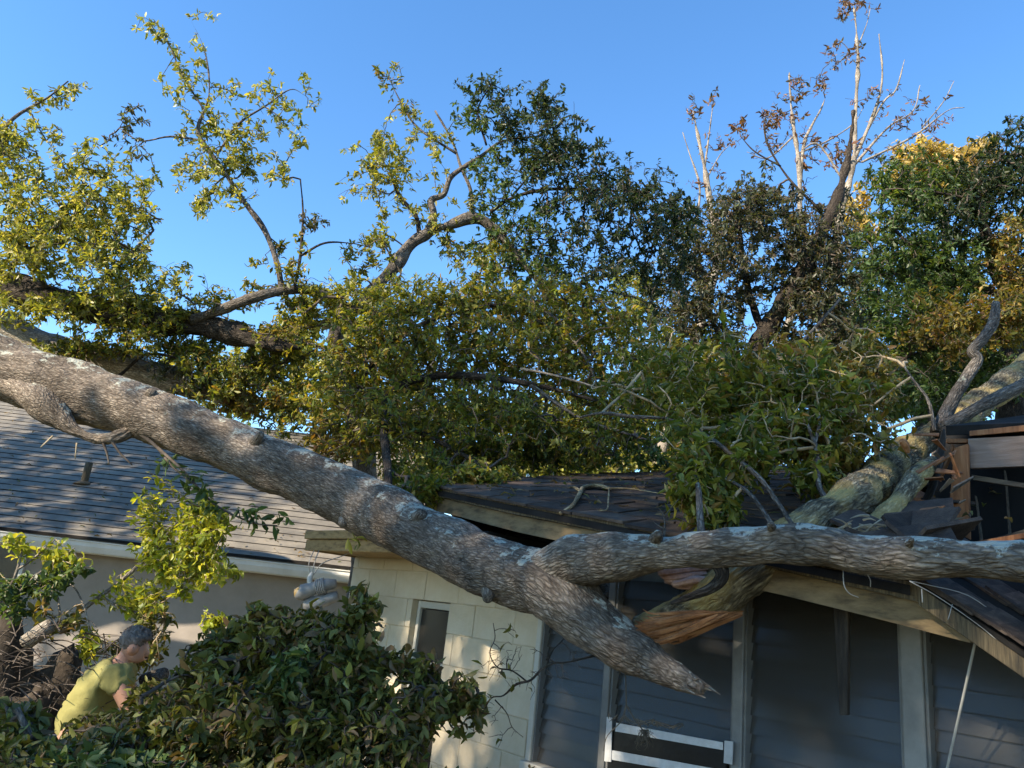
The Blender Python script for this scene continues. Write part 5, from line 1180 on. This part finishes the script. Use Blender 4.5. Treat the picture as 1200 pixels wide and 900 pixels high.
for k in range(18):
    x = rng.uniform(712, 800); tb.append(simple_tube([(x, 842 + .16 * (x - 712), 3.4, .5), (x + rng.normal() * 8, 836 + .16 * (x - 712), 3.4, .5), (x + rng.normal() * 14, 845 + .1 * (x - 712), 3.4, .3)], 4))
o = tube_obj('moss_tuft', tb, M['moss']); tag(o, 'tangle of twiglets and brown moss dangling over the taped window', 'moss')

# leaning rod, loose wires
o = tube_obj('white_rod', [tube_arrays([tuple(hw(*hp(1143, 752, -.3))), tuple(hw(*hp(1128, 820, -.22))), tuple(hw(*hp(1110, 900, -.12))), tuple(hw(*hp(1098, 960, -.06)))], [.0045] * 4, 14, 8)], M['wire'])
tag(o, 'thin white rod leaning against the louvred window under the drooping eave', 'rod')
o = tube_obj('loose_cable', [simple_tube([(1066, 681, 2.36, .6), (1100, 700, 2.36, .5), (1150, 735, 2.36, .5), (1190, 770, 2.3, .5)], 5), simple_tube([(1066, 681, 2.36, .5), (1090, 686, 2.4, .5), (1135, 698, 2.4, .6), (1180, 728, 2.4, .5), (1215, 735, 2.3, .5)], 5),
                             simple_tube([(1080, 690, 2.36, .6), (1081, 706, 2.36, .6)], 4), simple_tube([(1116, 708, 2.36, .5), (1111, 726, 2.36, .5)], 4)], M['wire'])
tag(o, 'pale loose cable trailing along the drooping dark roof edge', 'cable')
o = tube_obj('hanging_wire', [simple_tube([(988, 668, 2.6, .7), (989, 685, 2.58, .7), (995, 695, 2.58, .6), (1006, 700, 2.58, .5)], 5), simple_tube([(1016, 672, 2.6, .6), (1020, 680, 2.6, .6), (1020, 688, 2.6, .5)], 5)], M['wire'])
tag(o, 'short curled wire hanging over the sagging fascia under the limb', 'wire')

# ------------------------------------------------------------------ floodlight hanging from the fascia corner
FY = 5.6
fl = empty('flood_light', P(372, 692, FY)); tag(fl, 'silver flood light with ribbed housing hanging by wires from the fascia corner', 'lamp')
hub = tube_obj('lamp_housing', [tube_arrays([tuple(P(352, 694, FY)), tuple(P(354, 694, FY)), tuple(P(368, 689, FY + .01)), tuple(P(372, 688, FY + .01))], [.052, .054, .045, .04], 10, 24)], M['steel']); wpar(hub, fl)
tb = []
for k in range(5):
    x = 371 + 2.1 * k; tb.append(tube_arrays([tuple(P(x, 688.5 - .5 * k, FY + .01)), tuple(P(x + 1.2, 688.2 - .5 * k, FY + .01))], [.058, .058], 2, 24))
wpar(tube_obj('cooling_fins', tb, M['steel']), fl)
wpar(tube_obj('lamp_neck', [tube_arrays([tuple(P(371, 688, FY + .01)), tuple(P(383, 685, FY + .02)), tuple(P(394, 684, FY + .04))], [.038, .042, .03], 8, 20)], M['steel']), fl)
wpar(tube_obj('lens', [tube_arrays([tuple(P(345, 695, FY - .005)), tuple(P(353, 694, FY))], [.026, .045], 5, 20)], M['bulb']), fl)
wpar(tube_obj('lamp_housing', [tube_arrays([tuple(P(358, 708, FY + .05)), tuple(P(372, 706, FY + .04)), tuple(P(396, 698, FY + .04))], [.05, .048, .035], 8, 20)], M['steel']), fl)
wpar(tube_obj('bracket', [tube_arrays([tuple(P(363, 690, FY)), tuple(P(363, 678, FY)), tuple(P(366, 671, FY))], [.018, .02, .012], 6, 10)], M['white']), fl)
wpar(tube_obj('wire', [simple_tube([(366, 673, FY, .7), (369, 658, FY + .05, .6), (374, 645, FY + .15, .6)], 5), simple_tube([(367, 674, FY, .7), (378, 660, FY + .05, .6), (400, 652, FY + .1, .6), (412, 646, FY + .15, .6)], 5), simple_tube([(364, 673, FY, .6), (362, 660, FY, .5), (368, 645, FY + .15, .5)], 5)], M['wire']), fl)

# ------------------------------------------------------------------ crouching person
def skin_mesh(name, verts, edges, radii, mat, parent, root=0, sub=2):
    m = bpy.data.meshes.new(name); m.from_pydata([tuple(p) for p in verts], edges, []); m.materials.append(mat)
    o = bpy.data.objects.new(name, m); COL.objects.link(o)
    sk = o.modifiers.new('skin', 'SKIN'); sk.use_smooth_shade = True
    lay = m.skin_vertices[0] if m.skin_vertices else None
    for i, r_ in enumerate(radii):
        rv = r_ if isinstance(r_, tuple) else (r_, r_)
        m.skin_vertices[0].data[i].radius = rv
    m.skin_vertices[0].data[root].use_root = True
    sd = o.modifiers.new('sub', 'SUBSURF'); sd.levels = sub; sd.render_levels = sub
    wpar(o, parent); return o
PY = 5.05
hip = P(84, 872, PY + .05); waist = P(98, 838, PY + .03); chest = P(126, 798, PY); neck = P(146, 774, PY - .01); head = P(158, 757, PY - .02)
fdir = Vector((.93, .36, 0)); side = Vector((-.36, .93, 0))        # facing right and a little away; side = his left (far)
per = empty('person', (hip.x, hip.y, 0)); tag(per, 'person in a yellow T-shirt bending forward behind the leafy pile', 'person')
up = Vector((0, 0, 1)); hd = (head - neck).normalized()
V, Ed, Ra = [], [], []
def jv(p, r_, par=None):
    V.append(Vector(p)); Ra.append(r_)
    if par is not None: Ed.append((par, len(V) - 1))
    return len(V) - 1
a0 = jv(hip, .11); a1 = jv(waist, .105, a0); a2 = jv(chest, .105, a1); a3 = jv(neck - hd * .02, .062, a2)
a4 = jv(neck + hd * .05, .058, a3); a5 = jv(head, .078, a4); a6 = jv(head + hd * .062, .066, a5)
nose = jv(head + (fdir * .9 - up * .5).normalized() * .105, .018, a5)
jv(head + fdir * .055 - up * .095, .045, a5)
for sg in (-1, 1):
    jv(head + side * sg * .105 - up * .012 - fdir * .008, .026, a5)
    sh = jv(chest + (neck - chest) * .55 + side * sg * .19, .062, a2)
    el = jv(V[sh] + fdir * .15 - up * .22 + side * sg * .04, .045, sh)
    wr_ = jv(V[el] + fdir * .22 - up * .05 - side * sg * .05, .032, el)
    pm = jv(V[wr_] + fdir * .06 - up * .02, .034, wr_)
    for q in range(4):
        k1 = jv(V[pm] + fdir * .05 + side * (q - 1.5) * .02 - up * .005, .010, pm)
        k2 = jv(V[k1] + fdir * (.03 - .004 * abs(q - 1.5)) - up * .02, .009, k1)
        jv(V[k2] + fdir * .005 - up * .025, .008, k2)
    t1 = jv(V[wr_] + fdir * .04 + side * -sg * .035, .011, wr_); jv(V[t1] + fdir * .03 - up * .015, .009, t1)
    kn_p = Vector((hip.x, hip.y, 0)) + fdir * .20 + side * sg * .13 + up * .47
    th_ = jv(hip + side * sg * .09 - up * .08, .095, a0); kn = jv(kn_p, .065, th_)
    an = jv(Vector((hip.x, hip.y, .09)) + fdir * .0 + side * sg * .13, .045, kn)
    jv(V[an] + fdir * .14 - up * .05, .04, an)
skin_mesh('body', V, Ed, Ra, M['skin'], per)
V, Ed, Ra = [], [], []
b0 = jv(hip + (hip - waist) * .1, (.135, .16)); b1 = jv(waist, (.138, .16), b0); b2 = jv(waist.lerp(chest, .55) - fdir * .01, (.142, .162), b1); b3 = jv(chest + (neck - chest) * .35, (.132, .145), b2); b4 = jv(neck - hd * .028, .082, b3)
for sg in (-1, 1):
    s1 = jv(chest + (neck - chest) * .55 + side * sg * .18, .090, b3); jv(chest + (neck - chest) * .55 + side * sg * .205 + fdir * .085 - up * .115, .088, s1)
sh_ = skin_mesh('shirt', V, Ed, Ra, M['shirt'], per, sub=3)
tx = bpy.data.textures.new('folds', 'CLOUDS'); tx.noise_scale = .055
dm = sh_.modifiers.new('folds', 'DISPLACE'); dm.texture = tx; dm.strength = .045; dm.mid_level = .5
V, Ed, Ra = [], [], []
c0_ = jv(hip, .155)
for sg in (-1, 1):
    t_ = jv(hip + side * sg * .09 - up * .08, .11, c0_); kn_p = Vector((hip.x, hip.y, 0)) + fdir * .20 + side * sg * .13 + up * .47
    k_ = jv(kn_p, .085, t_); jv(Vector((hip.x, hip.y, .10)) + side * sg * .13, .075, k_)
skin_mesh('trousers', V, Ed, Ra, M['denim'], per)
for sg in (-1, 1):
    V, Ed, Ra = [], [], []
    q = Vector((hip.x, hip.y, .05)) + side * sg * .13
    s_0 = jv(q - fdir * .05, .05); s_1 = jv(q + fdir * .08, .05, s_0); jv(q + fdir * .19 - up * .01, .04, s_1)
    skin_mesh('shoe', V, Ed, Ra, M['leather'], per)
# short hair: thousands of short strands read as a cropped head at this size
v, f = [], []
hx = (fdir - hd * fdir.dot(hd)).normalized(); hy = hd.cross(hx)
n1, n2 = 36, 22
for i in range(n2 + 1):
    for j in range(n1):
        ph = math.pi * .66 * i / n2; th = 2 * math.pi * j / n1
        d = (hd * math.cos(ph) + (hx * math.cos(th) + hy * math.sin(th)) * math.sin(ph))
        fr_ = max(0, d.dot(hx)) 
        k = .092 + .012 * mn.noise(d * 9) + .012 * mn.noise(d * 26) - .035 * fr_ * (ph > 1.0)
        v.append(head + hd * .028 - hx * .012 + d * k)
for i in range(n2):
    for j in range(n1): f.append((i * n1 + j, i * n1 + (j + 1) % n1, (i + 1) * n1 + (j + 1) % n1, (i + 1) * n1 + j))
ho = obj('hair', mesh('hair', v, f, M['hair'], True)); wpar(ho, per)

# ------------------------------------------------------------------ unseen trees added toward the sun to shade the house and the neighbour's roof
hs = Vector((S.x, S.y, 0)).normalized(); pe = Vector((-hs.y, hs.x, 0))
if pe.x < 0: pe = -pe
def added_shade_tree(s, tt, z0, z1, rad, n, label):
    c = pe * s + hs * tt
    e = empty('added_shade_tree', c); tag(e, label, 'tree', 'unseen trees added behind the viewpoint for shade')
    o = tube_obj('trunk', [tube_arrays([tuple(c), tuple(c + up * (z0 + .5)), tuple(c + up * ((z0 + z1) / 2) + pe * .3), tuple(c + up * (z1 - 1))], [.3, .24, .16, .05], 24, 12, lump=.03)], M['bark_grey']); wpar(o, e)
    q = rng.normal(size=(n // 40, 3)); q /= np.linalg.norm(q, axis=1)[:, None]; q *= rng.uniform(.2, 1, (len(q), 1)) ** .5
    B = q[rng.integers(0, len(q), n)] * np.array([rad, rad, (z1 - z0) / 2]) + rng.normal(size=(n, 3)) * np.array([.45, .45, .45])
    B += np.array(c + up * ((z0 + z1) / 2))
    foliage(e, [(B, rng.normal(size=(n, 3)), rng.normal(size=(n, 3)) + np.array([0, 0, .6]), rng.uniform(.16, .28, n), pick('green', n))], M['leaf'], 0, .45)
SHADE = [(-3.8, 9, 5.5, 16, 1.75, 4600, 'tall unseen tree added behind the viewpoint for shade, second from the neighbouring house'),
         (-1.8, 9.5, 5, 16.5, 2.1, 5600, 'tall unseen tree added behind the viewpoint for shade, third from the neighbouring house'),
         (1.2, 9, 5, 16, 2.1, 5600, 'tall unseen tree added behind the viewpoint for shade, farthest from the neighbouring house'),
         (-12.7, 9, 7.0, 12.2, 2.3, 5200, 'unseen tree with a low round crown, added to shade the neighbouring roof')]
for s, tt, z0, z1, rad, n, lab in SHADE:
    added_shade_tree(s, tt, z0, z1, rad, n, lab)
